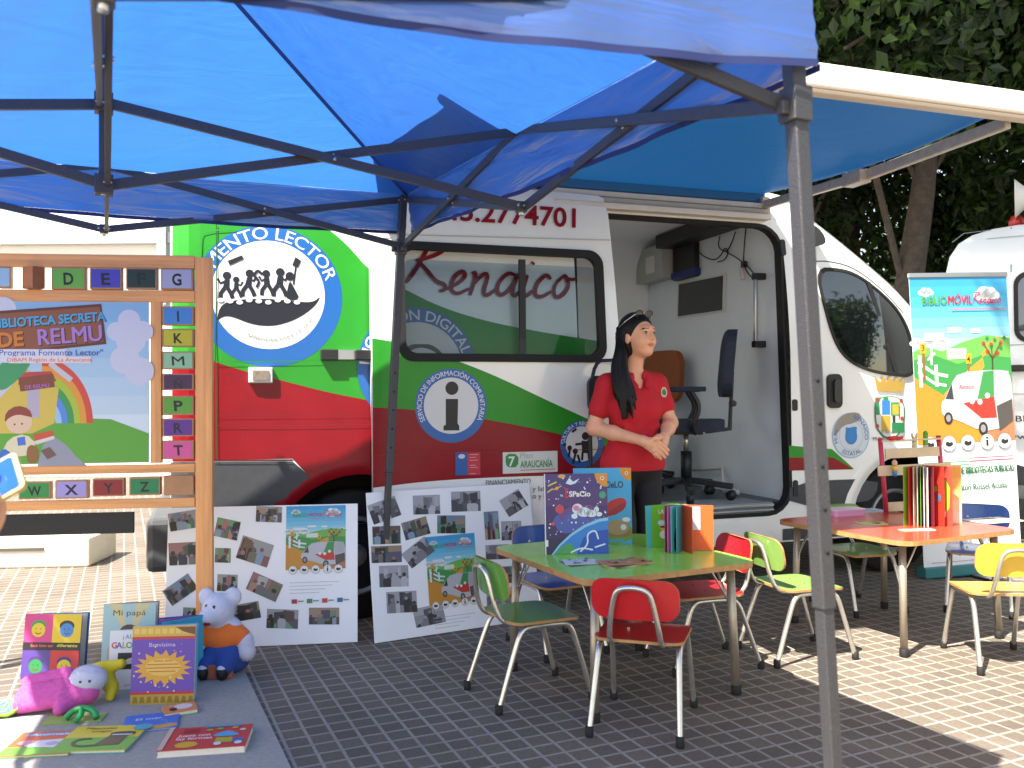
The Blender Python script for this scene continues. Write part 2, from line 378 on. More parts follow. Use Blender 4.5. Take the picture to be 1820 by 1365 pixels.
# ================================================================ blue pop-up canopy
TO = Vector((-1.164, 2.487, 0)); TA = RD(25.05); HM = 1.325
tent = thing('pop_up_canopy', TO, 'blue pop-up canopy on hammered grey folding frame over the tables', 'canopy', TA)
def tz(b): return .045*b
def tp(a, b, z): return Vector((a, b, z+tz(b)))
EAV, SLD = 2.09, 1.825
BLUE = fabric('blue_canvas', (.018, .075, .34), (.033, .15, .55), .56, .22)
VAL = fabric('sheen_valance', (.05, .125, .42), (.035, .15, .52), .40, .38, .14, (1.0, 1.0, 6), .34)  # canopy cloth in a paler blue, sunny sheen put into its colour
HEM = mat('2c3f86', .8, k=.5, name='hem_tape')
cv = MB(); hm = MB()
cn = [(1, -1), (1, 1), (-1, 1), (-1, -1)]
rng = random.Random(3)
for i in range(4):
    A = Vector((*cn[i], 0))*(HM+.03); B = Vector((*cn[(i+1) % 4], 0))*(HM+.03); out = ((A+B)/2).normalized(); al = (B-A)
    nw, ntt = 44, 18; vs = []
    for j in range(ntt+1):
        t = j/ntt
        for w in range(nw+1):
            s_ = w/nw; e = 4*s_*(1-s_)
            p = (A+al*s_)*(1-t)-out*(.045*e*(1-t)**2)
            z = EAV+.64*t-.07*math.sin(math.pi*t)*e*(1-t)-.02*e*(1-t)**3+.012*math.sin(s_*37+t*9)*e*(1-t)*t
            vs.append((p.x, p.y, z+tz(p.y)))
    fs = [(j*(nw+1)+w, j*(nw+1)+w+1, (j+1)*(nw+1)+w+1, (j+1)*(nw+1)+w) for j in range(ntt) for w in range(nw)]
    cv.add(vs, fs, BLUE, True)
    vs = []; nv = 7; n2 = 80
    for j in range(nv+1):
        t = j/nv
        for w in range(n2+1):
            s_ = w/n2; e = 4*s_*(1-s_)
            rip = (.006*math.sin(s_*29+i)+.003*math.sin(s_*71+2*i+t*3))*t*min(1, e*3)+.004*math.sin(t*21+s_*3)
            p = (A+al*s_)-out*(.045*e)+out*(.02*t+rip)
            sag = (.05 if i == 3 else .012)*e
            z = EAV-.02*e-(.175+sag)*t
            vs.append((p.x, p.y, z+tz(p.y)))
    fs = [(j*(n2+1)+w, j*(n2+1)+w+1, (j+1)*(n2+1)+w+1, (j+1)*(n2+1)+w) for j in range(nv) for w in range(n2)]
    cv.add(vs, fs, VAL, True)
    lo = vs[-(n2+1):]; hv = [Vector(q)+out*.002 for q in lo]+[Vector(q)+out*.002+Vector((0, 0, -.016)) for q in lo]
    hm.add(hv, [(w, w+1, n2+2+w, n2+1+w) for w in range(n2)], HEM, True)
cv.build('canopy_cover', tent, fix=False); hm.build('hem', tent, fix=False)
for i in range(4):                         # sewn hip seams of the roof
    sm_ = MB(); c_ = Vector((*cn[i], 0)); SEAM = mat('2450b0', .8, k=.6, name='seam_tape'); side = Vector((-c_.y, c_.x, 0)).normalized()*.011; vs = []
    for j in range(13):
        t = j/12; p = c_*(HM+.03)*(1-t); z = EAV+.64*t-.004; vs += [(p.x+side.x, p.y+side.y, z+tz(p.y)), (p.x-side.x, p.y-side.y, z+tz(p.y))]
    sm_.add(vs, [(2*j, 2*j+1, 2*j+3, 2*j+2) for j in range(12)], SEAM, True); sm_.build('seam', tent, fix=False)
def tbar(p, q, off, name='truss_bar', w=.016, h=.029):
    m = MB(); side = Vector(off).normalized(); o = side*.010
    m.bar(Vector(p)+o, Vector(q)+o, w, h, STEEL, side)
    for e in (Vector(p)*.985+Vector(q)*.015, (Vector(p)+Vector(q))/2, Vector(q)*.985+Vector(p)*.015):
        m.tube([e+o-side*.012, e+o+side*.012], .006, BOLT, 8)
    return m.build(name, tent, bev=.0015)
def hub(p, s=.034):
    m = MB(); m.box(p, (s, s, s*1.1), STEEL); m.tube([Vector(p)+Vector((0, 0, .02)), Vector(p)-Vector((0, 0, .03))], .009, BOLT, 8)
    m.build('hub', tent, bev=.003)
C0 = {'t': tp(0, 0, 2.0), 'b': tp(0, 0, 1.765)}
for i in range(4):
    A = Vector((*cn[i], 0))*HM; B = Vector((*cn[(i+1) % 4], 0))*HM; M_ = (A+B)/2; out = M_.normalized()
    mt, mb = tp(M_.x, M_.y, 2.085), tp(M_.x, M_.y, 1.815)
    hub(mt); hub(mb)
    for E in (A, B):
        tbar(tp(E.x, E.y, EAV-.03), mb, out); tbar(tp(E.x, E.y, SLD), mt, -out)
    tv = Vector((-out.y, out.x, 0))
    tbar(mt, C0['b'], tv); tbar(mb, C0['t'], -tv)
m = MB(); m.bar(tp(0, 0, 1.75), tp(0, 0, 2.71), .026, .026, STEEL, (1, 0, 0)); m.build('centre_pole', tent, bev=.003)
hub(C0['t'], .05); hub(C0['b'], .05)
ti = Matrix.Rotation(-TA, 3, 'Z')
for (sx, sy), spl, zj in (((1, -1), (.085, -.01), .70), ((1, 1), (-.115, -.05), .79), ((-1, 1), (-.09, .03), .75), ((-1, -1), (-.08, -.05), .72)):
    T_ = tp(sx*HM, sy*HM, EAV-.01); dv = ti @ Vector((*spl, 0)); G = Vector((T_.x, T_.y, 0))+dv
    pt = lambda z: T_+(G-T_)*((T_.z-z)/T_.z)
    lg = MB(); lg.bar(pt(T_.z-.002), pt(zj), .036, .036, STEEL, (1, 0, 0))
    lo = MB(); lo.bar(pt(zj+.05), pt(.006), .029, .029, STEEL, (1, 0, 0)); lo.box(G+Vector((0, 0, .004)), (.07, .07, .006), STEEL)
    o = lg.build('leg', tent, bev=.004); lo.build('lower_tube', o, bev=.004)
    sl_ = MB(); q = pt(SLD+tz(sy*HM)); sl_.box(q, (.05, .05, .075), STEEL); so = sl_.build('slider', o, bev=.003)
    for c_, d_ in (((-sx*.03, 0, -.01), (.03, .02, .03)), ((0, -sy*.03, -.01), (.02, .03, .03))): sl_ = MB(); sl_.box(q+Vector(c_), d_, STEEL); sl_.build('lug', o, bev=.003)
    for k in range(5): sl_ = MB(); p = pt(zj+.12+.09*k); sl_.tube([p+Vector((0, -.0185, 0)), p+Vector((0, -.0192, 0))], .005, mat('111111', .8, name='hole'), 8); sl_.build('pin_hole', o)
# ================================================================ white bookmobile van
VA = RD(19.0); VO = Vector((-.03, 4.70, 0)); VE = Vector((math.cos(VA), math.sin(VA), 0)); VN = Vector((math.sin(VA), -math.cos(VA), 0))
def vz(x, y, o=0.0):     # photo pixel -> (along, height) on the van's side, o metres outside its plane
    p = pp(x, y, VO+VN*o, VN); return ((p-VO).dot(VE), p.z)
VW = 2.02
WHITE = mat('eef0ee', .2, var=.04, scale=2.2, k=.92, coat=.9, name='white_body_paint')
BLACK = mat('1c1d1e', .6, var=.2, scale=20, k=1, name='black_plastic'); RUB = mat('121212', .75, k=1, name='rubber')
CLAD = mat('3c3f44', .6, var=.12, scale=30, bump=.1, bscale=300, k=1, name='grey_cladding')
SILV = mat('b9bcc0', .3, .8, name='silver'); GREY = mat('c2c5c6', .6, var=.05, scale=5, name='grey_panel')
GREEN = mat('38b636', .38, var=.06, scale=4, k=.54, coat=.08, spec=.3, name='green_vinyl'); RED = mat('bc1028', .38, var=.12, scale=4, k=.46, coat=.08, spec=.3, name='red_vinyl')
BLU = mat('2a74c8', .35, k=.62, name='blue_vinyl')
van = thing('bookmobile_van', VO, 'white high-roofed bookmobile van with green and red wave livery and open side door', 'van', VA)
SIL = [(-1.69, 2.40), (-1.6, 2.47), (1.72, 2.48), (1.98, 2.44), (2.35, 2.19), (2.74, 1.92), (3.1, 1.60), (3.22, 1.42), (3.36, 1.28), (3.47, 1.08), (3.52, .85), (3.53, .5)]
def Hs(a):
    for (x0, z0), (x1, z1) in zip(SIL, SIL[1:]):
        if a <= x1: return z0+(z1-z0)*max(0, (a-x0)/(x1-x0))
    return SIL[-1][1]
def S(a, z):             # how far the side lies inward
    s = .02*max(0, (.55-z)/.3)
    s += .105*max(0, (z-1.32)/1.0)**1.7
    s += .17*max(0, (z-(Hs(a)-.26))/.26)**2
    if a < -1.57: s += .04*((-1.57-a)/.12)**2
    if a > 2.3: s += .16*((a-2.3)/1.4)**2
    return s
WHL = [(-.80, .335), (2.68, .335)]
def arch(c, r, z0): return [(c[0]+r*math.cos(RD(t)), max(z0, c[1]+r*math.sin(RD(t)))) for t in range(200, -21, -11)]
def side_outline(z0=.26):
    o = [(-1.69, z0)]
    for c in WHL: o += arch(c, .43, z0)
    o += [(3.51, z0)]+[(a, z) for a, z in reversed(SIL)]
    return o
DOOR = rrect(.42, vz(1290, 922)[1], vz(1406, 700)[0], vz(1240, 384)[1], .16)
DZ0, DZ1, DA1 = DOOR[17][1], DOOR[0][1]+.16, DOOR[0][0]
side = side_outline()
vb = MB()
V, T = fill([side, DOOR], .05); vb.add([(a, S(a, z), z) for a, z in V], T, WHITE, True)
FW = rrect(-1.35, 1.15, .45, 2.02, .08)  # opening added in the far side to let daylight into the load space
V, T = fill([side, FW], .12); vb.add([(a, VW-S(a, z), z) for a, z in V], [t[::-1] for t in T], WHITE, True)
# roof, windscreen and nose as one skin between the two sides
top = []
for (x0, z0), (x1, z1) in zip(SIL, SIL[1:]):
    n = 6 if x1-x0 > .5 else 3
    top += [(x0+(x1-x0)*k/n, z0+(z1-z0)*k/n) for k in range(n)]
top.append(SIL[-1])
def skin(pts, m, bulge=.05, ny=12):
    vs = []; hole = lambda i, j: -.55 < (pts[i][0]+pts[i+1][0])/2 < .70 and 3 <= j <= 8  # gap in the roof for the added daylight hatch
    for a, z in pts:
        y0 = S(a, z)
        for j in range(ny+1):
            t = j/ny; y = y0+(VW-2*y0)*t; c = 4*t*(1-t); vs.append((a+(bulge*2*c if a > 1.9 else 0), y, z+(bulge*c if a < 3.6 else 0)))
    vb.add(vs, [(i*(ny+1)+j, i*(ny+1)+j+1, (i+1)*(ny+1)+j+1, (i+1)*(ny+1)+j) for i in range(len(pts)-1) for j in range(ny) if not hole(i, j)], m, True)
skin(top, WHITE)
rear = [(-1.69, z) for z in (.26, .6, 1, 1.4, 1.8, 2.2, 2.40)]
vs = [(a, S(a, z)+(VW-2*S(a, z))*j/4, z) for a, z in rear for j in range(5)]
vb.add(vs, [(i*5+j, i*5+j+1, (i+1)*5+j+1, (i+1)*5+j) for i in range(6) for j in range(4)], WHITE, True)
vb.build('body', van, fix=False)
m = MB()                                                   # floor pan
m.box((.9, VW/2, .30), (5.0, VW-1.0, .05), RUB)
m.build('floor_pan', van)
for c in WHL:                                              # wheel housings and wheels
    w = MB(); p = arch(c, .43, .1)
    vs = [(a, y, z) for y in (.015, .42) for a, z in p]; n = len(p)
    w.add(vs, [(i, i+1, n+i+1, n+i) for i in range(n-1)], RUB, True); w.add([(a, .42, z) for a, z in p], [tuple(range(n))], RUB); w.build('wheel_housing', van, fix=False)
    t = MB(); pr = [(.20, -.10), (.325, -.095), (.34, -.07), (.34, .07), (.325, .095), (.20, .10)]
    t.lathe([(r, y) for r, y in pr], (c[0], .20, c[1]), mat('1a1a1b', .8, var=.2, scale=40, k=1, name='tyre'), 40, 'y'); wo = t.build('wheel', van, fix=True)
    r = MB(); STE = mat('a9aaab', .35, .6, var=.1, scale=20, name='steel_wheel')
    r.lathe([(.205, .0), (.205, -.03), (.19, -.035), (.17, .0), (.06, -.015), (.05, -.03), (.02, -.032)], (c[0], .115, c[1]), STE, 32, 'y')
    for k in range(8): an = RD(45*k+10); r.lathe([(.026, 0), (.026, -.002)], (c[0]+.125*math.cos(an), .108, c[1]+.125*math.sin(an)), RUB, 12, 'y')
    r.build('rim', wo)
# ---- lower grey cladding, sill and arch lips
cl = MB()
def vmap(o): return lambda a, z, h: (a, S(a, z)-o-h, z)
ca = Art(vmap(.004)); CA = [ca, Art(vmap(.004)), Art(vmap(.004)), Art(vmap(.004))]
x = vz(385, 820)[1]
CL_ = 0
ca.poly([(-1.688, .28), (-1.688, x)]+[vz(520, 820), vz(545, 842), vz(556, 860), (WHL[0][0]-.44, .62), (WHL[0][0]-.46, .40), (WHL[0][0]-.46, .28)], CLAD, .05)
f0 = vz(1463, 853); f1 = vz(1561, 850); f2 = vz(1552, 888); f3 = vz(1462, 898)
CA[1].poly(smooth([(1.80, f0[1]), (f1[0], f1[1]), (f1[0]-.02, f2[1]+.03), (f1[0]-.10, f3[1]), (1.80, f3[1])], 1), CLAD, .1)
CA[2].poly([(-.36, .27), (-.36, .40), (.40, .40), (.40, .27)], CLAD, .1)
CA[3].poly([(1.76, .27), (1.76, .34), (2.24, .34), (2.24, .27)], CLAD, .1)
for c_ in CA: c_.build('cladding', van)
for c, m_ in ((WHL[0], RED), (WHL[1], WHITE)):
    lip = MB()
    p = [q for q in arch(c, .43, .30)]; q = [(c[0]+.51*math.cos(RD(t)), max(.30, c[1]+.51*math.sin(RD(t)))) for t in range(200, -21, -11)]
    vs = [(a, -.018, z) for a, z in p]+[(a, S(a, z)+.001, z) for a, z in q]+[(a, .05, z) for a, z in p]; n = len(p)
    lip.add(vs, [(i, i+1, n+i+1, n+i) for i in range(n-1)]+[(2*n+i, 2*n+i+1, i+1, i) for i in range(n-1)], m_, True)
    lip.build('arch_lip', van, fix=False)
bm_ = MB(); bm_.box((-1.73, VW/2, .45), (.14, VW-.1, .26), CLAD); bm_.build('rear_bumper', van, bev=.03)
bm_ = MB(); bm_.box((3.46, VW/2, .42), (.2, VW-.3, .34), CLAD); bm_.build('front_bumper', van, bev=.05)
# ---- livery of the rear side panel
B = Art(vmap(.0035)); Q = lambda x, y: vz(x, y)
def QL(*p): return [vz(a, b) for a, b in p]
wave = smooth([Q(545, 380), Q(585, 402), Q(622, 435), Q(660, 482), Q(722, 514), Q(780, 544), Q(860, 570), Q(960, 590), Q(1070, 607)], 2, False)
low = smooth([Q(378, 641), Q(420, 656), Q(500, 676), Q(580, 697), Q(663, 713), Q(740, 730)], 2, False)
zt = 2.32
B.poly([(-1.682, zt), (wave[0][0]-.05, zt)]+wave+[(.42, 1.2)]+[(low[-1][0], low[-1][1])]+low[::-1]+[(-1.682, low[0][1]+.02)], GREEN, .05)
ra = arch(WHL[0], .452, .27)
B.poly([(-1.682, low[0][1]+.02)]+low+[(low[-1][0]+.3, low[-1][1]-.05), (.36, .42), (-.36, .42)]+[p for p in ra[::-1] if p[0] > -1.2 and p[1] > .38]+[(WHL[0][0]-.44, .62), vz(556, 860), vz(545, 842), (vz(520, 820)[0], x+.004), (-1.682, x+.004)], RED, .05)
c1 = Q(480, 525); r1 = .355
B.poly(ell(*c1, r1, None, 56), BLU, .085); B.poly(ell(c1[0]-.004, c1[1]+.006, .272, None, 48), 'f4f4f0', .085)
B.text('FOMENTO LECTOR', 0, 0, .062, 'ffffff', .012, width=.80, arc=(*c1, .286, 97, 1))
INK = '22242a'
bowl = smooth(QL((384, 572), (392, 540), (420, 532), (470, 530), (520, 534), (556, 538), (572, 524), (560, 545), (530, 566), (500, 577), (475, 580), (445, 576), (412, 562), (396, 562)), 2)
B.poly(bowl, INK)
def fig(x, y, s, lean=0, arm=1):      # marching figure of the emblem, pixel sized
    B.ell(*Q(x+lean*s*.9, y-s*2.3), .020*s/17, c=INK, keep=True)
    B.poly(QL((x-s*.35, y-s), (x+s*.35, y-s*.95), (x+s*.3+lean*s*.8, y-s*1.9), (x-s*.25+lean*s*.8, y-s*1.9)), INK, keep=True)
    B.stroke(QL((x-s*.15, y-s), (x-s*.55, y-s*.45), (x-s*.6, y+2)), .02*s/17, INK, keep=True)
    B.stroke(QL((x+s*.15, y-s), (x+s*.5, y-s*.4), (x+s*.7, y+2)), .02*s/17, INK, keep=True)
    B.stroke(QL((x+lean*s*.8, y-s*1.75), (x+s*.6*arm, y-s*1.5), (x+s*.9*arm, y-s*2.0)), .012*s/17, INK)
for a in ((402, 528, 17, .1, -1), (420, 526, 13, 0, 1), (441, 524, 17, .2, 1), (475, 522, 16, -.1, -1), (497, 524, 18, .1, 1)): fig(*a)
B.poly(smooth(QL((508, 534), (512, 508), (516, 498), (522, 508), (534, 532)), 1), INK); B.ell(*Q(516, 490), .022, c=INK)
B.stroke(QL((522, 505), (528, 462)), .008, INK); B.poly(QL((520, 470), (526, 455), (536, 462), (530, 474)), INK)
B.poly(QL((405, 462), (430, 452), (434, 458), (408, 470)), INK)
B.stroke(smooth(QL((456, 510), (462, 498), (450, 490), (458, 478), (466, 486)), 2, False), .012, INK)
for i in range(9): B.ell(*Q(392+i*17, 533+(i % 3)*2), .016, .011, 'f4f4f0', 10, keep=True)
B.text('APRENDER PARA LA VIDA', 0, 0, .012, '777777', arc=(c1[0], c1[1]+.02, .245, -75, -1), width=.36)
c2 = Q(742, 654)
B.poly(ell(*c2, .315, None, 48), BLU, .085); B.poly(ell(*c2, .24, None, 40), 'f2f2f0', .085)
B.text('INCLUSION DIGITAL', 0, 0, .054, 'ffffff', .012, width=.70, arc=(*c2, .251, 96, 1))
B.poly(ell(c2[0]+.02, c2[1]+.02, .13, .11, 24), INK); B.stroke([(c2[0]-.12, c2[1]+.13), (c2[0]+.10, c2[1]+.13), (c2[0]+.10, c2[1]-.1)], .014, 'f2f2f0'); B.rect(c2[0]-.17, c2[1]-.08, c2[0]-.02, c2[1]+.04, INK)
B.build('rear_livery', van)
# handwriting strokes: lists of points in a unit em box
SCRIPT = {'R': [[(.02, .98), (.16, 1.04), (.5, 1.08), (.62, .92), (.50, .74), (.22, .62), (.1, .60)], [(.30, 1.02), (.20, .62), (.06, .28), (.0, .2)], [(.1, .62), (.30, .46), (.52, .24), (.70, .2), (.72, .1), (.62, .08)]],
          'e': [[(0, .12), (.18, .22), (.30, .36), (.22, .46), (.08, .34), (.06, .12), (.2, .02), (.4, .14)]], 'n': [[(0, .40), (.08, .44), (.04, .02)], [(.05, .2), (.2, .42), (.30, .40), (.26, .06), (.36, .02), (.48, .14)]],
          'a': [[(.34, .40), (.16, .46), (.0, .22), (.08, .02), (.24, .10), (.36, .44)], [(.36, .44), (.30, .10), (.38, .02), (.5, .14)]], 'i': [[(.04, .42), (.0, .08), (.08, .02), (.2, .14)], [(.09, .62), (.11, .66)]],
          'c': [[(.30, .36), (.20, .46), (.04, .28), (.04, .06), (.18, .02), (.36, .14)]], 'o': [[(.18, .44), (.02, .26), (.06, .04), (.2, .04), (.32, .24), (.22, .44), (.16, .42), (.34, .36), (.44, .40)]]}
ADV = {'R': .74, 'e': .40, 'n': .48, 'a': .50, 'i': .2, 'c': .36, 'o': .44}
def script(art, word, x, y, k, c, w, slant=.25, mapf=None):
    u = 0
    for ch in word:
        for st in SCRIPT[ch]:
            p = [(u+a+slant*b, b) for a, b in st]; p = smooth(p, 2, False)
            q = [(x+a*k, y+b*k) for a, b in p]; n = len(q)
            if mapf: q = [mapf(*t) for t in q]
            art.stroke(q, [w*(.55+.45*math.sin(math.pi*min(1, (i+2)/(n+2)))) for i in range(n)], c)
        u += ADV[ch]
RN = Art(vmap(.012)); o0 = Q(716, 516); script(RN, 'Renaico', o0[0], o0[1]-.02, (Q(1035, 500)[0]-o0[0])/3.30, RED, .024)
RN.build('lettering', van)
# seams of the rear panel
sm = Art(vmap(.010)); DK = '2a2c2e'
sm.stroke(QL((385, 395), (385, 500), (383, 640), (385, 817)), .005, '1f5a25'); sm.stroke(smooth(QL((356, 540), (356, 420), (362, 408), (420, 404)), 1, False), .006, '2f9a34')
sm.stroke(QL((385, 756), (520, 756), (663, 754)), .004, '8a1620'); sm.stroke(QL((385, 738), (663, 736)), .003, '8a1620'); sm.stroke(QL((380, 818), (520, 818)), .006, '5a1018')
sm.stroke(QL((383, 644), (660, 640)), .005, '249a30')
sm.build('panel_seams', van)
rl = MB(); a0, z0 = Q(570, 631); a1, z1 = Q(662, 631)
rl.box(((a0+a1)/2, -.016, z0), (a1-a0, .03, .052), SILV); rl.box((a0+.04, -.019, z0), (.085, .034, .055), BLACK); rl.box((a1-.05, -.03, z0), (.09, .06, .05), BLACK)
rl.build('door_rail', van, bev=.004)
ml = MB(); a0, z0 = Q(463, 667); ml.box((a0, -.012, z0), (.115, .03, .078), mat('e4e2dc', .4, name='ivory_plastic')); mo = ml.build('marker_lamp', van, bev=.006)
ml = MB(); ml.box((a0, -.028, z0), (.075, .008, .045), mat('8d8176', .15, var=.3, scale=60, name='lamp_lens')); ml.build('lamp_lens', mo)
# ---- sliding door, pushed back outside the rear panel
DO = .075
Q = lambda x, y: vz(x, y, DO)
d0, d1 = Q(660, 700)[0], Q(1103, 600)[0]
zb, ztp = .415, Q(1090, 345)[1]+.02
dl = smooth([(d0, zb+.02), (d0+.01, .8), (d0, 1.3), (d0+.004, 1.9), (d0+.02, ztp-.06), (d0+.09, ztp), (d1-.09, ztp), (d1-.035, ztp-.03), (d1-.022, 1.9), (d1, 1.35), (d1+.004, .9), (d1, zb+.03), (d1-.05, zb), (d0+.04, zb)], 1)
W0 = rrect(Q(716, 500)[0], Q(900, 634)[1], Q(1068, 500)[0], Q(900, 444)[1], .07, 6)
def dmap(o): return lambda a, z, h: (a, S(a, z)-DO-o-h, z)
door = MB(); V, T = fill([dl, W0], .085); door.add([(a, S(a, z)-DO, z) for a, z in V], T, WHITE, True)
V2, T2 = fill([dl, W0], .085); door.add([(a, S(a, z)-DO+.045, z) for a, z in V2], [t[::-1] for t in T2], WHITE, True)
n = len(dl); door.add([(a, S(a, z)-DO, z) for a, z in dl]+[(a, S(a, z)-DO+.045, z) for a, z in dl], [(i, (i+1) % n, n+(i+1) % n, n+i) for i in range(n)], WHITE)
door = door.build('sliding_door', van, fix=False)
D = Art(dmap(.0006))
gt = smooth([(d0+.006, Q(662, 601)[1]), Q(715, 610), Q(811, 640), Q(890, 672), Q(975, 713), Q(1057, 750), (d1-.004, Q(1100, 772)[1])], 2, False)
gl = smooth([(d0+.006, Q(662, 724)[1]), Q(740, 728), Q(866, 745), Q(995, 771), (d1-.004, Q(1105, 800)[1])], 2, False)
rb_ = smooth([(d0+.006, Q(662, 867)[1]), Q(760, 855), Q(880, 848), Q(990, 845), (d1-.004, Q(1105, 846)[1])], 2, False)
wl = [p for p in ell((W0[0][0]+W0[12][0])/2, (W0[0][1]+W0[18][1])/2, 1, 1, 4)][:0]
V, T = fill([gt+gl[::-1], W0], .085)
Vn = np.array(V); keepT = []
Wp = W0
def inside(p, L):
    r = False; n = len(L)
    for i in range(n):
        a, b = L[i], L[(i+1) % n]
        if (a[1] > p[1]) != (b[1] > p[1]) and p[0] < (b[0]-a[0])*(p[1]-a[1])/(b[1]-a[1])+a[0]: r = not r
    return r
gg = gt+gl[::-1]
T = [t for t in T if (lambda c: inside(c, gg) and not inside(c, W0))((sum(V[i][0] for i in t)/3, sum(V[i][1] for i in t)/3))]
D._put(V, T, GREEN)
D.poly(gl+rb_[::-1], RED, .085)
c3 = Q(802, 721); r3 = .192
D.poly(ell(*c3, r3, None, 48), BLU, .085); D.poly(ell(*c3, .146, None, 40), 'f2f3f2', .085)
D.text('SERVICIO DE INFORMACIÓN COMUNITARIA', 0, 0, .026, 'ffffff', .01, width=.148*4.35, arc=(*c3, .156, 90, 1))
D.ell(*Q(803, 690), .035, c='222226'); D.poly(QL2 if False else [Q(*p) for p in ((792, 709), (814, 709), (813, 752), (816, 757), (816, 765), (788, 765), (788, 757), (792, 755))], '222226')
c4 = Q(1034, 789)
D.poly(ell(*c4, .128, None, 40), BLU, .085); D.poly(ell(*c4, .096, None, 36), 'f2f3f2', .085)
D.text('CULTURA Y RECREACIÓN', 0, 0, .020, 'ffffff', .01, width=.30, arc=(*c4, .103, 95, 1))
for hx, hy, hr in ((1040, 775, .022), (1012, 796, .014), (1022, 802, .016), (1003, 790, .010)): D.ell(*Q(hx, hy), hr, c='1c1c20', n=12)
D.poly([Q(*p) for p in ((1033, 783), (1046, 784), (1050, 806), (1034, 805))], '1c1c20')
for s_ in (((1035, 803), (1034, 818)), ((1045, 803), (1047, 818)), ((1044, 786), (1054, 768)), ((1035, 788), (1022, 790)), ((1022, 806), (1018, 824)), ((1026, 808), (1030, 822)), ((1012, 800), (1010, 812)), ((1016, 768), (1024, 762))): D.stroke([Q(*p) for p in s_], .013, '1c1c20')
D.rect(*Q(809, 845), *Q(831, 803), '2f66b5'); D.rect(*Q(831, 845), *Q(853, 803), 'd8354a')
for i, y in enumerate((807, 812, 817, 826, 830, 841)): D.rect(*Q(834, y+1.4), *Q(849-(i % 2)*4, y), 'eeb8bc', keep=True)
D.ell(*Q(820, 811), .018, .012, 'dfe8f4')
D.rect(*Q(893, 842), *Q(990, 800), 'eceee8')
D.poly(smooth([Q(*p) for p in ((898, 806), (921, 807), (920, 830), (904, 831), (898, 826))], 1), '3d9a4a'); D.text('7', *Q(909, 828), .05, 'ffffff', .02)
D.text('Plan', *Q(924, 815), .032, 'b9bdb9', align='l'); D.text('ARAUCANÍA', *Q(924, 831), .036, '3d9a4a', .02, width=.185, align='l'); D.rect(*Q(924, 835), *Q(986, 834), 'cc5a5a')
D.rect(*Q(955, 838), *Q(986, 837), 'bbbbbb')
D.text('FINANCIAMIENTO', *Q(903, 861), .028, '66686a', .004, width=.25); D.text('y las', *Q(946, 873), .028, '7a7c7e', align='l'); D.text('o y la', *Q(946, 886), .028, '7a7c7e', align='l')
t0, t1 = Q(803, 388), Q(1032, 393); D.text('45.2774701', (t0[0]+t1[0])/2-.01, t0[1]+.005, .108, RED, .02, shear=.08, width=t1[0]-t0[0]+.03, rot=.0)
D.stroke([(d0+.02, Q(800, 420)[1]), (d1-.03, Q(1090, 424)[1])], .006, 'cfd2d0'); D.stroke([(d0+.01, .86-.0), (d1-.002, .86)], .003, '9a1520')
D.build('door_livery', door)
fr = MB()
Wo = rrect(Q(716, 500)[0]-.028, Q(900, 634)[1]-.028, Q(1068, 500)[0]+.028, Q(900, 444)[1]+.028, .085, 6)
Wi = rrect(Q(716, 500)[0]+.014, Q(900, 634)[1]+.014, Q(1068, 500)[0]-.014, Q(900, 444)[1]-.014, .06, 6)
n = len(Wo); f = lambda L, o: [(a, S(a, z)-DO-o, z) for a, z in L]
fr.add(f(Wo, .001)+f(Wo, .014)+f(Wi, .014)+f(Wi, -.03), [(k*n+i, k*n+(i+1) % n, (k+1)*n+(i+1) % n, (k+1)*n+i) for k in range(3) for i in range(n)], RUB)
xm = Q(930, 500)[0]; fr.box((xm, S(xm, 1.65)-DO+.004, (W0[0][1]+W0[18][1])/2), (.035, .02, abs(W0[6][1]-W0[18][1])-.02), BLACK)
wf = fr.build('window', door, fix=True)
gl_ = MB(); V, T = fill([rrect(Wi[12][0]-.008, Wi[18][1]-.008, Wi[0][0]+.008, Wi[0][1]+.008, .05)], .12); gl_.add([(a, S(a, z)-DO+.006, z) for a, z in V], T, glassy('d6e0e4', .95), True)
gl_.build('pane', wf, fix=False)
# ---- doorway: seal, reveal, step
se = MB(); n = len(DOOR); I_ = rrect(.44, DZ0+.022, DA1-.022, DZ1-.022, .14)
f = lambda L, o: [(a, S(a, z)+o, z) for a, z in L]
se.add(f(DOOR, -.003)+f(I_, -.003)+f(I_, .06)+f(DOOR, .06), [(k*n+i, k*n+(i+1) % n, (k+1)*n+(i+1) % n, (k+1)*n+i) for k in range(3) for i in range(n)], RUB)
se.build('door_seal', van)
tr = MB(); zt0 = Q(1200, 366)[1]
for i, (dz, c_) in enumerate(((.075, 'd9d6cc'), (.035, 'b8b5aa'), (0, 'e2e0d8'))): tr.box((1.0, S(1, 2.2)-.012-.012*i, DZ1+.03+dz), (1.42, .03+.02*i, .034), mat(c_, .5, var=.08, scale=8))
tr.build('top_rail', van, bev=.006)
FZ = DZ0+.075
st = MB(); st.box((1.07, .17, FZ-.02), (1.25, .30, .04), GREY); st.box((1.07, .045, FZ-.045), (1.26, .05, .10), mat('8b8f92', .5, name='step')); st.box((1.07, .02, FZ-.012), (1.26, .02, .018), SILV); st.box((1.07, .018, FZ-.04), (1.26, .02, .012), SILV); st.build('door_step', van, bev=.004)
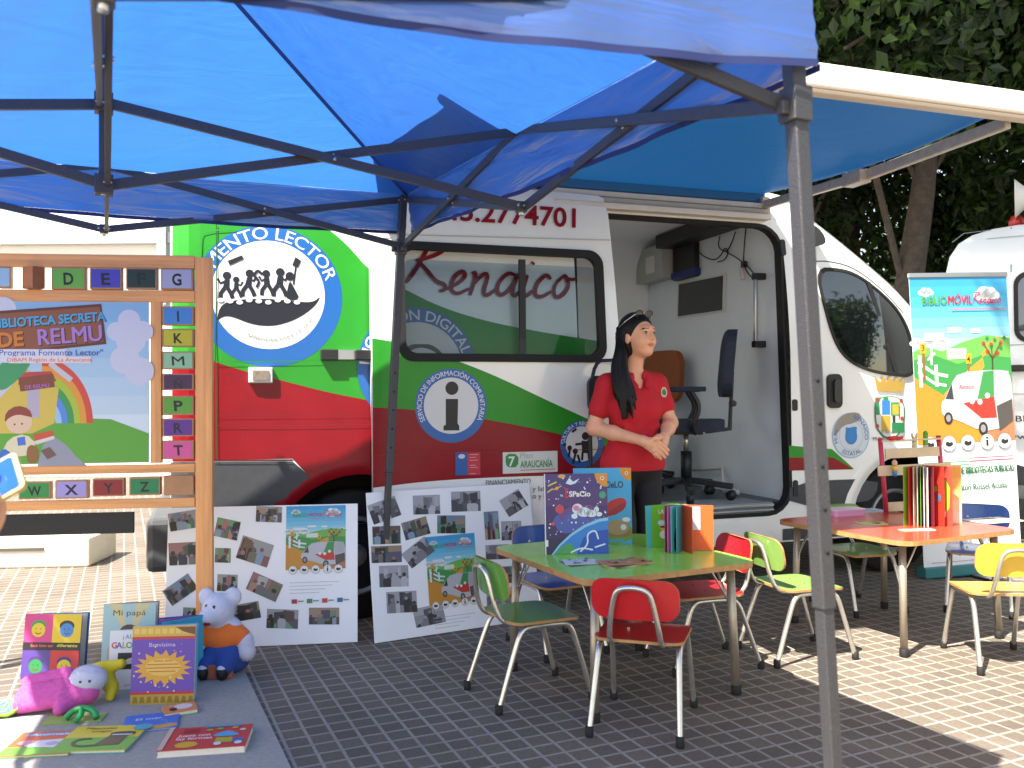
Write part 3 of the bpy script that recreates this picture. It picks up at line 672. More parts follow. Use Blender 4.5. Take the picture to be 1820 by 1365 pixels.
# ---- inside of the load space
it = MB(); WI = mat('dfe6ee', .5, var=.04, scale=3, k=.95, name='interior_panel'); FL = mat('5f6569', .5, var=.2, scale=14, name='vinyl_floor')
xb = DA1+.012
it.add([(-1.7, .08, FZ), (xb, .08, FZ), (xb, VW-.08, FZ), (-1.7, VW-.08, FZ)], [(0, 1, 2, 3)], FL)
it.build('load_floor', van, fix=False)
it = MB()
prof = [(VW-.10, FZ), (VW-.10, 1.4), (VW-.16, 1.8), (VW-.26, 2.2), (VW-.4, 2.36), (.4, 2.36), (.22, 2.25)]
HA = [a for a, z in top if -1.0 < a < 1.2]; HA = [a for a in HA if -.60 < a < .75]; AS = (-1.68, -1.35, HA[0], .45, xb); prof = [(VW-.10, FZ), (VW-.10, 1.15), (VW-.20, 2.02), (VW-.26, 2.2), (VW-.4, 2.36), (.4, 2.36), (.22, 2.25)]
it.add([(a, y, z) for a in AS for y, z in prof], [(k*7+i, k*7+i+1, (k+1)*7+i+1, (k+1)*7+i) for k in range(4) for i in range(6) if not (k in (1, 2) and i == 1) and not (k == 2 and i == 4)], WI, True); it.build('lining', van, fix=False)  # lining left open at the added hatch and far-side window
HT = bpy.data.materials.new('fill_light_dome'); HT.use_nodes = True; HT.node_tree.nodes['Principled BSDF'].inputs['Base Color'].default_value = (.9, .9, .9, 1); ht_ = HT.node_tree.nodes.new('ShaderNodeBsdfTranslucent'); ht_.inputs[0].default_value = (.92, .94, .96, 1); hx_ = HT.node_tree.nodes.new('ShaderNodeMixShader'); hx_.inputs[0].default_value = .75
HT.node_tree.links.new(HT.node_tree.nodes['Principled BSDF'].outputs[0], hx_.inputs[1]); HT.node_tree.links.new(ht_.outputs[0], hx_.inputs[2]); HT.node_tree.links.new(hx_.outputs[0], HT.node_tree.nodes['Material Output'].inputs[0])
it = MB(); it.add([(a, y, 2.545+.02*math.cos(y)) for a in (-.62, .76) for y in (.42, .8, 1.2, 1.6)], [(i, i+1, 5+i, 4+i) for i in range(3)], HT, True); it.build('fill_light_hatch', van, fix=False)  # made-up translucent hatch, added to brighten the load space
it = MB(); V, T = fill([FW], .12); it.add([(a, VW-S(a, z)-.006, z) for a, z in V], T, glassy('eef2f2', .97)); it.build('fill_light_window', van, fix=False)  # pane of the made-up far-side window that brightens the load space
bk = MB(); bp_ = [(.09, FZ), (.06, 1.3), (.12, 1.9), (.2, 2.2), (.4, 2.36), (VW-.4, 2.36), (VW-.26, 2.2), (VW-.16, 1.8), (VW-.1, 1.4), (VW-.1, FZ)]
bk.add([(xb-.004, y, z) for y, z in bp_], [tuple(range(10))], WI); bk.build('bulkhead', van, fix=False)
def bz(x, y):            # photo pixel -> (inward, height) on the bulkhead
    p = pp(x, y, VO+VE*(xb-.01), VE); return (-(p-VO).dot(VN), p.z)
w_ = [bz(*p) for p in ((1206, 503), (1291, 486), (1289, 554), (1204, 566))]
bw = MB(); bw.prism([(p[0], p[1]) for p in w_], 0, .012, lambda u, v, h: (xb-.006-h, u, v), mat('dfe2e2', .4)); bo = bw.build('bulkhead_window', van, bev=.004)
cy, cz = sum(p[0] for p in w_)/4, sum(p[1] for p in w_)/4
bw = MB(); bw.prism([(cy+(p[0]-cy)*.92, cz+(p[1]-cz)*.90) for p in w_], .0125, .016, lambda u, v, h: (xb-.006-h, u, v), mat('20262a', .06, spec=.8, name='dark_glass')); bw.build('pane', bo)
hb = MB(); a, b = bz(1357, 492), bz(1357, 612); hb.tube([(xb-.07, a[0], a[1]), (xb-.07, b[0], b[1])], .014, SILV, 12)
for z in (a, b): hb.box((xb-.045, z[0], z[1]), (.08, .045, .04), BLACK)
hb.build('grab_handle', van, bev=.003)
cb = MB(); a = bz(1200, 432); b = bz(1330, 390); cb.box((xb-.10, (a[0]+.42)/2, 2.305), (.16, a[0]-.42, .10), mat('17181a', .5, k=1)); cb.build('overhead_cabinet', van, bev=.01)
mb_ = MB(); a = bz(1203, 440); b = bz(1245, 487); mb_.box((xb-.03, (a[0]+b[0])/2, (a[1]+b[1])/2), (.05, abs(a[0]-b[0])*.9, abs(a[1]-b[1])*1.1), mat('141518', .4, k=1)); mb_.box((xb-.035, (a[0]+b[0])/2, b[1]+.02), (.06, abs(a[0]-b[0]), .05), mat('1b2f86', .4)); mb_.build('monitor', van, bev=.006)
fb = MB(); p = pp(1107, 440, VO-VN*1.80, VN); la = (p-VO).dot(VE)
fb.box((la, VW-.20, p.z), (.30, .06, .16), mat('cfd0cc', .5)); fb.box((la+.01, VW-.235, p.z), (.25, .012, .11), mat('55534f', .3)); 
fb.add([(la-.05, VW-.243, p.z-.04), (la+.05, VW-.243, p.z-.04), (la, VW-.243, p.z+.045)], [(0, 1, 2)], mat('e8d21a', .5)); fb.build('fuse_box', van, bev=.004)
a = bz(1165, 390); b = bz(1202, 432); sc2 = MB(); sc2.box((xb-.07, (a[0]+b[0])/2+.05, 2.17), (.13, .42, .26), mat('b9bcba', .5, var=.04, scale=6)); so_ = sc2.build('side_cabinet', van, bev=.006)
sc2 = MB(); sc2.box((xb-.137, (a[0]+b[0])/2+.02, 2.16), (.003, .14, .13), mat('e8e8e4', .6)); sc2.build('notice', so_)
a = bz(1150, 449); b = bz(1222, 428); sc2 = MB(); sc2.bar((xb-.03, a[0], a[1]), (xb-.03, b[0], b[1]), .05, .035, mat('8d9092', .5)); sc2.build('trim_strip', van, bev=.004)
wr = MB(); CAB = mat('0f0f10', .5, k=1)
def cable(*px, r=.0045):
    q = [bz(*p) for p in px]; q = smooth([(xb-.03, y, z) for y, z in q], 2, False); wr.tube(q, r, CAB, 6)
cable((1232, 432), (1248, 452), (1272, 464), (1286, 455), (1292, 440), (1300, 446), (1294, 462), (1280, 466)); cable((1284, 420), (1280, 440), (1296, 450), (1306, 430), (1312, 412))
cable((1292, 446), (1320, 462), (1338, 478), (1350, 494)); cable((1331, 400), (1327, 440), (1326, 470)); cable((1326, 470), (1336, 490), (1348, 497))
q = bz(1324, 484); wr.tube([(xb-.03, q[0]+.01, q[1]+.03), (xb-.03, q[0]-.01, q[1]-.05)], .014, mat('e6e2d8', .5), 8); q = bz(1327, 470); wr.box((xb-.03, q[0], q[1]), (.03, .03, .04), CAB)
wr.build('cables', van)
pi = MB(); q = [bz(1240, 835), bz(1293, 832), bz(1312, 872)]; pi.tube([(xb-.05, q[0][0], q[0][1]), (xb-.05, q[1][0], q[1][1]), (xb-.12, q[2][0], q[2][1])], .011, mat('dcdcd8', .4), 10); q2 = bz(1338, 874); pi.tube([(xb-.12, q[2][0], q[2][1]), (xb-.12, q2[0], q2[1])], .017, mat('dcdcd8', .4), 10); pi.build('pipe', van)
# ---- front door, its glass and marks
Q = lambda x, y: vz(x, y)
FD = Art(vmap(.002))
fdl = smooth([Q(*p) for p in ((1452, 900), (1455, 700), (1450, 560), (1440, 480), (1448, 462), (1490, 462), (1530, 475), (1575, 512), (1612, 556))], 2, False)
FD.stroke(fdl, .007, '55585a'); FD.stroke([Q(1448, 436), Q(1510, 438), Q(1560, 462), Q(1622, 540)], .005, 'a0a4a6')
tri = [Q(1462, 792), Q(1518, 833), Q(1462, 833)]
FD.poly([(1.80, Q(1462, 790)[1]), Q(1478, 798), Q(1517, 833), (1.80, Q(1462, 812)[1])], GREEN); FD.poly([(1.80, Q(1462, 811)[1]), Q(1480, 813), Q(1517, 834), (1.80, Q(1462, 834)[1])], RED)
c5 = Q(1512, 774); FD.poly(ell(*c5, .142, None, 40), 'a9cfee', .085); FD.poly(ell(*c5, .134, None, 40), 'e6eef4', .085); FD.ring(*c5, .088, .092, 'a9cfee')
sc_ = smooth([Q(*p) for p in ((1480, 778), (1484, 752), (1500, 735), (1524, 732), (1532, 742), (1518, 752), (1498, 756), (1488, 770))], 1); FD.poly(sc_, 'a59c90')
FD.text('MUN', 0, 0, .027, '3f7fc0', .01, width=.075, arc=(*c5, .104, 182, 1)); FD.text('RENAICO', 0, 0, .027, '3f7fc0', .01, width=.17, arc=(*c5, .104, 32, 1)); FD.text('ESTATAL', 0, 0, .027, '6a90b0', .008, width=.16, arc=(*c5, .126, -88, -1))
FD.poly(smooth([(c5[0]+a*.05, c5[1]+b*.055) for a, b in ((-.8, 1), (-.3, .85), (.3, 1.0), (.95, .95), (.8, .6), (.95, -.4), (.5, -.9), (0, -1.05), (-.55, -.9), (-.95, -.4), (-.8, .55))], 1), '2f8fdc')
c6 = Q(1582, 726); w = .13
sh = lambda x0, x1, z1, z0: [(c6[0]+x*w/1.0, c6[1]+z*w) for x, z in ((x0, z1), (x1, z1), (x1, z0), (x0, z0))]
shield = smooth([(c6[0]+x*w, c6[1]+z*w) for x, z in ((-.95, .6), (.95, .6), (.95, -.8), (.6, -1.3), (0, -1.6), (-.6, -1.3), (-.95, -.8))], 2)
FD.poly(shield, '2f7a55', .08); FD.poly([(c6[0]+(p[0]-c6[0])*.93, c6[1]+(p[1]-c6[1])*.94) for p in shield], 'e6eae2', .08)
FD.poly(sh(-.92, -.1, .55, -.3), '2b9a5a'); FD.poly(sh(-.5, .0, .4, -.3), '3a8fd8'); FD.poly(sh(.05, .6, .3, -.35), '56a860'); FD.poly(sh(.15, .55, .2, -.3), 'd8c24a'); FD.poly(sh(-.55, 0, -.35, -1.1), 'd2b23e'); FD.poly(sh(.1, .9, -.7, -1.2), '2b8a55'); FD.poly(sh(.15, .32, -.35, -.7), '3b3b3b')
for px_, pz_ in ((-.75, .42), (.72, .38), (-.8, -.85), (.75, -.5)): FD.ell(c6[0]+px_*w, c6[1]+pz_*w, .014, c='c8384a', n=8)
FD.poly([(c6[0]+x*w, c6[1]+z*w) for x, z in ((-.8, .85), (.8, .8), (.95, 1.55), (.6, 1.25), (.45, 1.6), (.2, 1.28), (0, 1.65), (-.2, 1.3), (-.45, 1.62), (-.6, 1.28), (-.95, 1.6))], 'c9a54c')
FD.text('El Renaico', *Q(1580, 770), .022, '8a8c8c', shear=.2, width=.13); FD.text('MUNICIPALIDAD', *Q(1580, 782), .022, '4a4c4e', .01, width=.26)
FD.build('cab_livery', van)
cw = smooth([Q(*p) for p in ((1456, 474), (1500, 474), (1534, 486), (1578, 522), (1610, 560), (1628, 610), (1632, 672), (1580, 668), (1540, 660), (1505, 642), (1482, 610), (1466, 545))], 2)
c_ = (sum(p[0] for p in cw)/len(cw), sum(p[1] for p in cw)/len(cw)); ci = [(c_[0]+(p[0]-c_[0])*.94, c_[1]+(p[1]-c_[1])*.94) for p in cw]
n = len(cw); fw = MB(); f = lambda L, o: [(a, S(a, z)-o, z) for a, z in L]
fw.add(f(cw, .001)+f(cw, .010)+f(ci, .010)+f(ci, .002), [(k*n+i, k*n+(i+1) % n, (k+1)*n+(i+1) % n, (k+1)*n+i) for k in range(3) for i in range(n)], RUB)
p0, p1 = Q(1546, 500), Q(1590, 662); L = [(p0[0], p0[1]), (p0[0]+.03, p0[1]), (p1[0]+.03, p1[1]), (p1[0], p1[1])]; fw.add(f(L, .0125)+f(L, .004), [(0, 1, 2, 3), (0, 4, 5, 1), (1, 5, 6, 2), (2, 6, 7, 3), (3, 7, 4, 0)], RUB)
fo = fw.build('cab_window', van)
V, T = fill([ci], .1); fw = MB(); fw.add(f(V, .0045), T, mat('0d1113', .02, spec=1.0, k=1, coat=1.0, name='cab_glass'), True); fw.build('pane', fo, fix=False)
hd = MB(); hp = [Q(*p) for p in ((1466, 664), (1496, 664), (1496, 727), (1466, 727))]; hc = Q(1481, 695)
hd.prism(rrect(hc[0]-.052, hc[1]-.105, hc[0]+.052, hc[1]+.105, .035), .0, .022, vmap(0), BLACK); ho = hd.build('door_handle', van, bev=.006)
hd = MB(); hd.prism(rrect(hc[0]-.02, hc[1]-.07, hc[0]+.028, hc[1]+.07, .02), .0225, .04, vmap(0), mat('2c2d2f', .35, k=1)); hd.build('grip', ho, bev=.006)
pl = MB()
for (px, py, w, h) in ((1412, 720, .035, .07), (1413, 868, .032, .10), (1402, 437, .035, .10)):
    a, z = Q(px, py); pl.prism(rrect(a-w/2, z-h/2, a+w/2, z+h/2, .014), .0, .008, vmap(.001), BLACK)
pl.build('door_catch', van, bev=.002)
mr = MB(); a, z = Q(1453, 421); mr.prism(smooth([(a-.05, z+.07), (a+.0, z+.06), (a+.045, z), (a+.04, z-.05), (a-.05, z-.06)], 1), .0, .09, vmap(0), BLACK); mr.build('marker_housing', van, bev=.01)
# ---- awning on the roof edge
AWT = fabric('awning_canvas', (.008, .045, .12), (.004, .036, .11), .5, .15)
aw = MB(); i0 = (1.70, .14, 2.40); o0 = (1.72, -1.58, 2.39); AL = -.86
nx, ny = 40, 16; vs = []
for j in range(ny+1):
    t = j/ny
    for i in range(nx+1):
        s_ = i/nx; a = AL+(1.70-AL)*s_; vs.append((a+.09*t*s_, .10-1.68*t, 2.385+.012*t-.05*math.sin(math.pi*t)+.006*math.sin(s_*19+t*5)*math.sin(math.pi*t)))
aw.add(vs, [(j*(nx+1)+i, j*(nx+1)+i+1, (j+1)*(nx+1)+i+1, (j+1)*(nx+1)+i) for j in range(ny) for i in range(nx)], AWT, True)
aw_ = aw.build('awning', van, fix=False)
ab = MB(); IV = mat('efe6da', .35, var=.03, scale=6, k=.9, name='ivory_aluminium')
ab.box(((AL+2.0)/2, -1.60, 2.405), (2.0-AL, .075, .10), IV); ab.box(((AL+2.0)/2, -1.60, 2.345), (1.99-AL, .06, .02), mat('d9c9b4', .4)); ab.build('front_rail', aw_, bev=.012)
ab = MB(); ab.box(((AL+1.72)/2, .13, 2.375), (1.72-AL, .10, .10), mat('1d6ea6', .6)); ab.build('roller', aw_, bev=.02)
ar = MB(); AM = mat('c9bfb2', .4, .3, var=.15, scale=30, name='worn_aluminium')
ar.bar((1.69, .08, 2.31), (1.745, -.72, 2.30), .035, .05, AM); ar.bar((1.76, -.64, 2.30), (1.81, -1.56, 2.34), .035, .055, AM); ar.box((1.745, -.68, 2.30), (.075, .14, .07), AM); ar.box((1.70, .09, 2.30), (.06, .08, .12), AM); ar.build('arm', aw_, bev=.006)
# ================================================================ chairs and tables
PLY = mat('b98a55', .6, var=.25, scale=40, name='plywood_edge'); CHR = mat('d6d2cb', .24, .8, var=.08, scale=30, name='worn_chrome')
def lam(h): return mat(h, .3, var=.09, scale=14, k=.8, coat=.25, name='laminate')
def chair(color, label, x, y, hd, group='small school chairs'):
    """hd = direction (dx,dy) the chair faces"""
    rz = math.atan2(hd[1], hd[0])-math.pi/2
    t = thing('chair', (x, y, 0), label, 'chair', rz, group); L = lam(color)
    def panel(name, pts, thick, surf):
        m = MB(); V, T = fill([pts], .035)
        bd = fill([pts], .035); n = len(V)
        top = [surf(u, v, 0) for u, v in V]; bot = [surf(u, v, thick) for u, v in V]
        m.add(top, T, L, True); m.add(bot, [q[::-1] for q in T], L, True)
        k = len(pts); ed = [surf(u, v, 0) for u, v in pts]+[surf(u, v, thick) for u, v in pts]
        m.add(ed, [(i, k+i, k+(i+1) % k, (i+1) % k) for i in range(k)], PLY)
        for sx in (-.055, .055): c = surf(sx, sum(p[1] for p in pts)/k, -.002); m.add([Vector(c)+Vector(q) for q in ((-.005, 0, -.005), (.005, 0, -.005), (.005, 0, .005), (-.005, 0, .005))], [(0, 1, 2, 3)], BOLT)
        m.build(name, t, fix=False)
    panel('seat', rrect(-.155, -.15, .155, .15, .055), .010, lambda u, v, h: (u, v, .318-h-1.1*max(0, v-.06)**2-.25*u*u*0+.12*max(0, abs(u)-.08)**2+1.3*max(0, -.1-v)**2))
    panel('backrest', rrect(-.15, .395, .15, .535, .05), .009, lambda u, v, h: (u, -.165-.18*(v-.39)+.9*u*u-h, v))
    for s in (-1, 1):
        m = MB(); p = smooth([(s*.150, .185, .012), (s*.142, .13, .20), (s*.138, .10, .292), (s*.138, .04, .297), (s*.138, -.05, .297), (s*.138, -.105, .292), (s*.142, -.14, .20), (s*.152, -.205, .012)], 2, False)
        m.tube(p, .0105, CHR, 10); o = m.build('leg_frame', t)
        for q in (p[0], p[-1]): f = MB(); f.lathe([(.0135, 0), (.0145, .006), (.0145, .034), (.011, .036)], (q[0], q[1], 0), RUB, 12); f.build('rubber_foot', o)
    m = MB(); p = smooth([(-.085, .10, .297), (-.088, -.10, .297), (-.088, -.165, .315), (-.082, -.192, .38), (-.066, -.205, .47), (-.05, -.213, .505), (0, -.217, .515), (.05, -.213, .505), (.066, -.205, .47), (.082, -.192, .38), (.088, -.165, .315), (.088, -.10, .297), (.085, .10, .297)], 2, False)
    m.tube(p, .0095, CHR, 10); m.build('back_tube', t)
    return t
def table(color, label, x, y, rz):
    t = thing('school_table', (x, y, 0), label, 'table', rz, None); L = lam(color); t.scale = (1, 1, .972)
    m = MB(); pts = rrect(-.385, -.40, .385, .40, .075); V, T = fill([pts], .2)
    m.add([(u, v, .530) for u, v in V], T, L); m.add([(u, v, .508) for u, v in V], [q[::-1] for q in T], PLY); k = len(pts)
    m.add([(u, v, .530) for u, v in pts]+[(u, v, .508) for u, v in pts], [(i, k+i, k+(i+1) % k, (i+1) % k) for i in range(k)], PLY); m.build('tabletop', t, fix=False)
    for sx in (-1, 1):
        for sy in (-1, 1):
            m = MB(); a = Vector((sx*.305, sy*.315, .507)); b = Vector((sx*.318, sy*.328, .012)); m.tube([a, b], .0165, mat('b5aa98', .38, .6, var=.1, scale=25, name='dull_steel'), 14); o = m.build('leg', t)
            f = MB(); f.lathe([(.019, 0), (.020, .006), (.020, .035), (.017, .037)], (b.x, b.y, 0), RUB, 14); f.build('rubber_foot', o)
            w = MB(); c = a+(b-a)*.30
            w.tube(smooth([(a.x-sx*.10, a.y, .506), (c.x-sx*.02, c.y-sy*.004, c.z+.02), (c.x, c.y-sy*.018, c.z-.005), (c.x-sx*.004, c.y-sy*.02, c.z+.02), (a.x, a.y-sy*.10, .506)], 2, False), .0042, CHR, 8); w.build('wire_brace', o)
    return t
U2 = Vector((.906, .424)); V2_ = Vector((-.424, .906))
table('a2de5c', 'green topped low school table with picture books standing on it', .425, 3.53, RD(26))
table('d84a34', 'red topped low school table carrying the wooden book rack', 1.85, 4.27, RD(26))
chair('5f9a3e', 'green school chair seen from the side at the left end of the green table', .065, 3.40, U2)
chair('c81e26', 'red school chair with its back to the camera, in front of the green table', .462, 3.11, (.32, .95))
chair('1f4fa0', 'blue school chair behind the green table, below the photo boards', .20, 4.02, (.42, -.9))
chair('b8202a', 'red school chair at the right side of the green table, facing left', .80, 3.775, (-.966, -.26))
chair('88b058', 'green school chair back to back with the red chair, between the two tables', 1.262, 3.895, (.96, .28))
chair('7fb04a', 'green school chair on the far side of the red table beside the van step', 1.86, 4.72, (.25, -.95))
chair('2456a8', 'blue school chair behind the red table in front of the printed banner', 2.50, 4.70, (-.45, -.8))
chair('ecc044', 'yellow school chair standing in the sunlight in front of the red table', 2.075, 3.765, (.10, .99))
# ================================================================ printed pictures
def pic(art, q, seed, bw):
    """a small snapshot: q = four corners (tl,tr,br,bl) on the board"""
    r = random.Random(seed)
    def P(s, t): return tuple((q[0][i]*(1-s)+q[1][i]*s)*(1-t)+(q[3][i]*(1-s)+q[2][i]*s)*t for i in (0, 1))
    def tone(v, hue=None):
        if bw: g = int(40+195*v); return '%02x%02x%02x' % (g, g, min(255, g+8))
        b = hue or r.choice([(1, .85, .7), (.75, .85, 1), (1, .7, .65), (.7, .9, .75), (1, 1, 1), (.6, .55, .5)]); g = 30+200*v
        return '%02x%02x%02x' % tuple(int(max(12, min(250, round(g*c/24)*24))) for c in b)
    lay = lambda pts, c, keep=False: art.poly([P(max(0, min(1, a)), max(0, min(1, b))) for a, b in pts], c, keep=keep)
    lay([(0, 0), (1, 0), (1, 1), (0, 1)], tone(.72)); h = r.uniform(.35, .6)
    lay([(0, h), (.3, h+r.uniform(-.06, .06)), (.7, h+r.uniform(-.06, .06)), (1, h), (1, 1), (0, 1)], tone(r.choice([.3, .45, .6])))
    if r.random() < .5: lay([(.45, h), (.55, h), (r.uniform(.7, 1), 1), (r.uniform(.1, .4), 1)], tone(.75))
    for k in range(3): x = r.uniform(0, .8); w = r.uniform(.12, .4); lay([(x, r.uniform(0, .2)), (x+w, r.uniform(0, .2)), (x+w, h+.1), (x, h+.15)], tone(r.uniform(.1, .85)))
    for k in range(7):
        x = r.uniform(.06, .94); y = r.uniform(.3, .75); s = r.uniform(.06, .13)
        lay([(x-s, 1), (x-s*1.1, y+s*1.6), (x-s*.5, y+s*.9), (x+s*.5, y+s*.9), (x+s*1.1, y+s*1.6), (x+s, 1)], tone(r.choice([.08, .2, .5, .85])))
        lay([(x+s*.65*math.cos(a*.785), y+s*.9*math.sin(a*.785)) for a in range(8)], tone(r.choice([.1, .5, .65]), (1, .8, .7)))
def scene_poster(A, x0, y0, w, h, detail=True):
    X = lambda u: x0+u*w
    Y = lambda v: y0+v*h
    P = lambda *p: [(X(a), Y(b)) for a, b in p]
    for i in range(8): A.rect(X(0), Y(.50+.0625*i), X(1), Y(.50+.0625*(i+1)), ['bfe6f4', 'aadff2', '93d7f0', '7ccfee', '66c6ec', '52bdea', '45b4e6', '3cabe2'][i], keep=True)
    A.h += A.st
    def cloud(cx, cy, s, c='f2f8fc'):
        for dx, dy, r_ in ((-1, 0, .6), (-.3, .35, .8), (.5, .3, .75), (1.1, 0, .55), (0, -.15, .8)): A.ell(X(cx+dx*s), Y(cy+dy*s*w/h), r_*s*w, r_*s*w*.8, c, 14, keep=True)
        A.h += A.st
    cloud(.78, .88, .085); cloud(.16, .90, .05, 'd8eef8')
    for cx, s in ((.05, .05), (.17, .06), (.30, .055), (.68, .04), (.80, .05), (.94, .05)): cloud(cx, .60, s)
    A.poly(P((0, .2), (0, .55), (.12, .58), (.3, .55), (.5, .60), (.75, .64), (1, .62), (1, .2)), '6fbf55'); A.poly(P((0, .2), (0, .50), (.2, .53), (.45, .47), (.7, .52), (1, .5), (1, .2)), '3f9e4e')
    A.poly(P((.86, .63), (.90, .62), (.74, .58), (.76, .53), (.56, .44), (.30, .30), (.0, .05), (.0, -.0), (.4, .0), (.46, .27), (.72, .45), (.70, .53), (.80, .60)), 'dca03c')
    A.poly(P((0, .40), (.18, .33), (.45, .22), (.8, .18), (1, .2), (1, 0), (0, 0)), 'd8952e'); A.poly(P((.62, .2), (.8, .24), (1, .22), (1, .0), (.7, 0)), 'c08058')
    for u in (.06, .22): A.rect(X(u-.014), Y(.34), X(u+.02), Y(.53 if u < .1 else .47), 'eef2f6')
    A.stroke(P((.04, .49), (.2, .42), (.34, .40)), .028*w, 'eef2f6'); A.stroke(P((.04, .43), (.2, .36), (.32, .345)), .024*w, 'e4eaf0')
    A.stroke(P((.14, .50), (.22, .54)), .02*w, 'f0f4f6'); A.stroke(P((.18, .47), (.185, .57)), .02*w, 'f0f4f6')
    A.rect(X(.09), Y(.38), X(.115), Y(.55), 'a0602c'); A.rect(X(.07), Y(.54), X(.13), Y(.60), 'f0b02c'); A.text('3', X(.10), Y(.555), .035*h, '50300a', .01)
    A.rect(X(.34), Y(.50), X(.54), Y(.565), 'dfeee0'); A.rect(X(.12), Y(.615), X(.32), Y(.66), 'e6f2f8'); A.rect(X(.36), Y(.66), X(.5), Y(.69), 'eef6fa'); A.rect(X(.6), Y(.655), X(.69), Y(.68), 'eef6fa')
    if detail: A.text('TOLPÁN', X(.44), Y(.522), .022*h, '4a5a4a', width=.15*w); A.text('MANZANARES', X(.22), Y(.63), .018*h, '4a6a7a', width=.18*w)
    A.rect(X(.53), Y(.47), X(.585), Y(.53), 'f0b02c'); A.text('4', X(.557), Y(.48), .035*h, '50300a', .01); A.stroke(P((.555, .47), (.555, .40)), .012*w, 'a0602c')
    for b in ((.80, .58), (.76, .54), (.86, .53), (.72, .59), (.90, .59)): A.stroke(P((.80, .40), (.805, .50), b), .012*w, '7a5a30', keep=True); A.ell(X(b[0]), Y(b[1]), .022*w, c='d84a3a', n=8, keep=True); A.ell(X(b[0]+.04), Y(b[1]+.03), .018*w, c='3a8a4a', n=8, keep=True)
    A.h += A.st
    A.poly(smooth(P((.26, .16), (.25, .24), (.30, .27), (.37, .36), (.45, .42), (.80, .43), (.97, .42), (1.0, .30), (.98, .13), (.90, .08), (.66, .06), (.40, .14)), 1), 'c9cbd2'); A.poly(P((.70, .42), (.81, .425), (.80, .25), (.62, .24)), '3f9a50'); A.poly(P((.48, .235), (.80, .27), (.82, .14), (.66, .14)), 'cf3a2e')
    A.poly(P((.81, .42), (.965, .42), (.985, .27), (.82, .22)), 'b5b8c2'); A.poly(P((.30, .265), (.37, .355), (.385, .26)), '3a4048'); A.poly(P((.82, .21), (.985, .25), (.985, .12), (.84, .06)), '54504e')
    for u, v, r_ in ((.32, .15, .055), (.67, .08, .06)): A.ell(X(u), Y(v), r_*w*.8, r_*w, '2c2c2e', 16); A.ell(X(u), Y(v), r_*w*.45, r_*w*.6, '9a9aa0', 12)
    for u, v in ((.57, .245), (.65, .24), (.73, .275)): A.ell(X(u), Y(v), .026*w, c='eef2f4', n=12, keep=True)
    if detail: A.text('Renaico', X(.52), Y(.32), .026*h, 'c03040', shear=.3, width=.15*w)
    A.text('BIBLIO', X(.24), Y(.83), .048*h, '5aa83c', .02, width=.25*w); A.text('MÓVIL', X(.50), Y(.83), .052*h, 'cf2e38', .025, shear=.15, width=.25*w)
    script(A, 'Renaico', X(.62), Y(.83), .098*w, 'cf3a6a', .010*w); A.rect(X(.40), Y(.795), X(.97), Y(.803), 'd07a9a')
    for i, u in enumerate((.12, .31, .50, .70, .88)):
        A.ell(X(u), Y(-.0), .072*w, c='8a9098', n=20); A.ell(X(u), Y(0), .066*w, c='f2f4f4', n=20)
        if i == 3: A.ell(X(u), Y(0)+.035*w, .012*w, c='222222', n=10); A.rect(X(u)-.012*w, Y(0)-.04*w, X(u)+.012*w, Y(0)+.018*w, '222222')
        else: A.poly(smooth([(X(u)+a*w, Y(0)+b*w) for a, b in ((-.045, -.01), (0, -.035), (.045, -.012), (.03, .02), (.01, .005), (-.02, .025))], 1), '2a2c30')
# ================================================================ photo boards leaning on the van
def board(label, bl, br, h, lean, poster, pics, blank=None):
    bl, br = Vector(bl), Vector(br); d = br-bl; w = d.length; rz = math.atan2(d.y, d.x)
    t = thing('photo_board', bl, label, 'board', rz, 'photo boards leaning on the van'); t.rotation_euler = (-lean, 0, rz)
    Mx = Matrix.Rotation(rz, 3, 'Z') @ Matrix.Rotation(-lean, 3, 'X'); nrm = Mx @ Vector((0, -1, 0)); inv = Mx.transposed()
    def uv(x, y): p = inv @ (pp(x, y, bl, nrm)-bl); return (p.x, p.z)
    m = MB(); m.box((w/2, .006, h/2), (w, .010, h), mat('e6e9ee', .5, var=.02, scale=4, k=.96, name='foam_board')); m.build('panel', t, bev=.001)
    A = Art(vert_map(0, 0, .0005), .00004); (x0, y0), (x1, y1) = uv(*poster[0]), uv(*poster[1])
    scene_poster(A, x0, y1, x1-x0, y0-y1, False)
    for i in range(4): A.rect(x0+.02, y1-.06-.016*i, x1-.03*(i+1), y1-.058-.016*i, 'b9bcc8', keep=True)
    for i, c in enumerate(('c03040', '3a9a5a', 'd04a30', '2f6aa8')): A.rect(x0+.03+.07*i, y1-.155, x0+.055+.07*i, y1-.135, c, keep=True); A.rect(x0+.058+.07*i, y1-.148, x0+.085+.07*i, y1-.142, '9a9aa2', keep=True)
    A.build('poster', t)
    for i, (px, bw) in enumerate(pics):
        A = Art(vert_map(0, 0, .0005), .00004); pic(A, [uv(*p) for p in px], i*13+int(w*1000), bw); A.build('photo', t)
    return t
def qd(x, y, w, h, r=0):  # photo rectangle in picture pixels with rotation
    c, s = math.cos(RD(r)), math.sin(RD(r)); return [(x+a*w/2*c-b*h/2*s, y+a*w/2*s+b*h/2*c) for a, b in ((-1, -1), (1, -1), (1, 1), (-1, 1))]
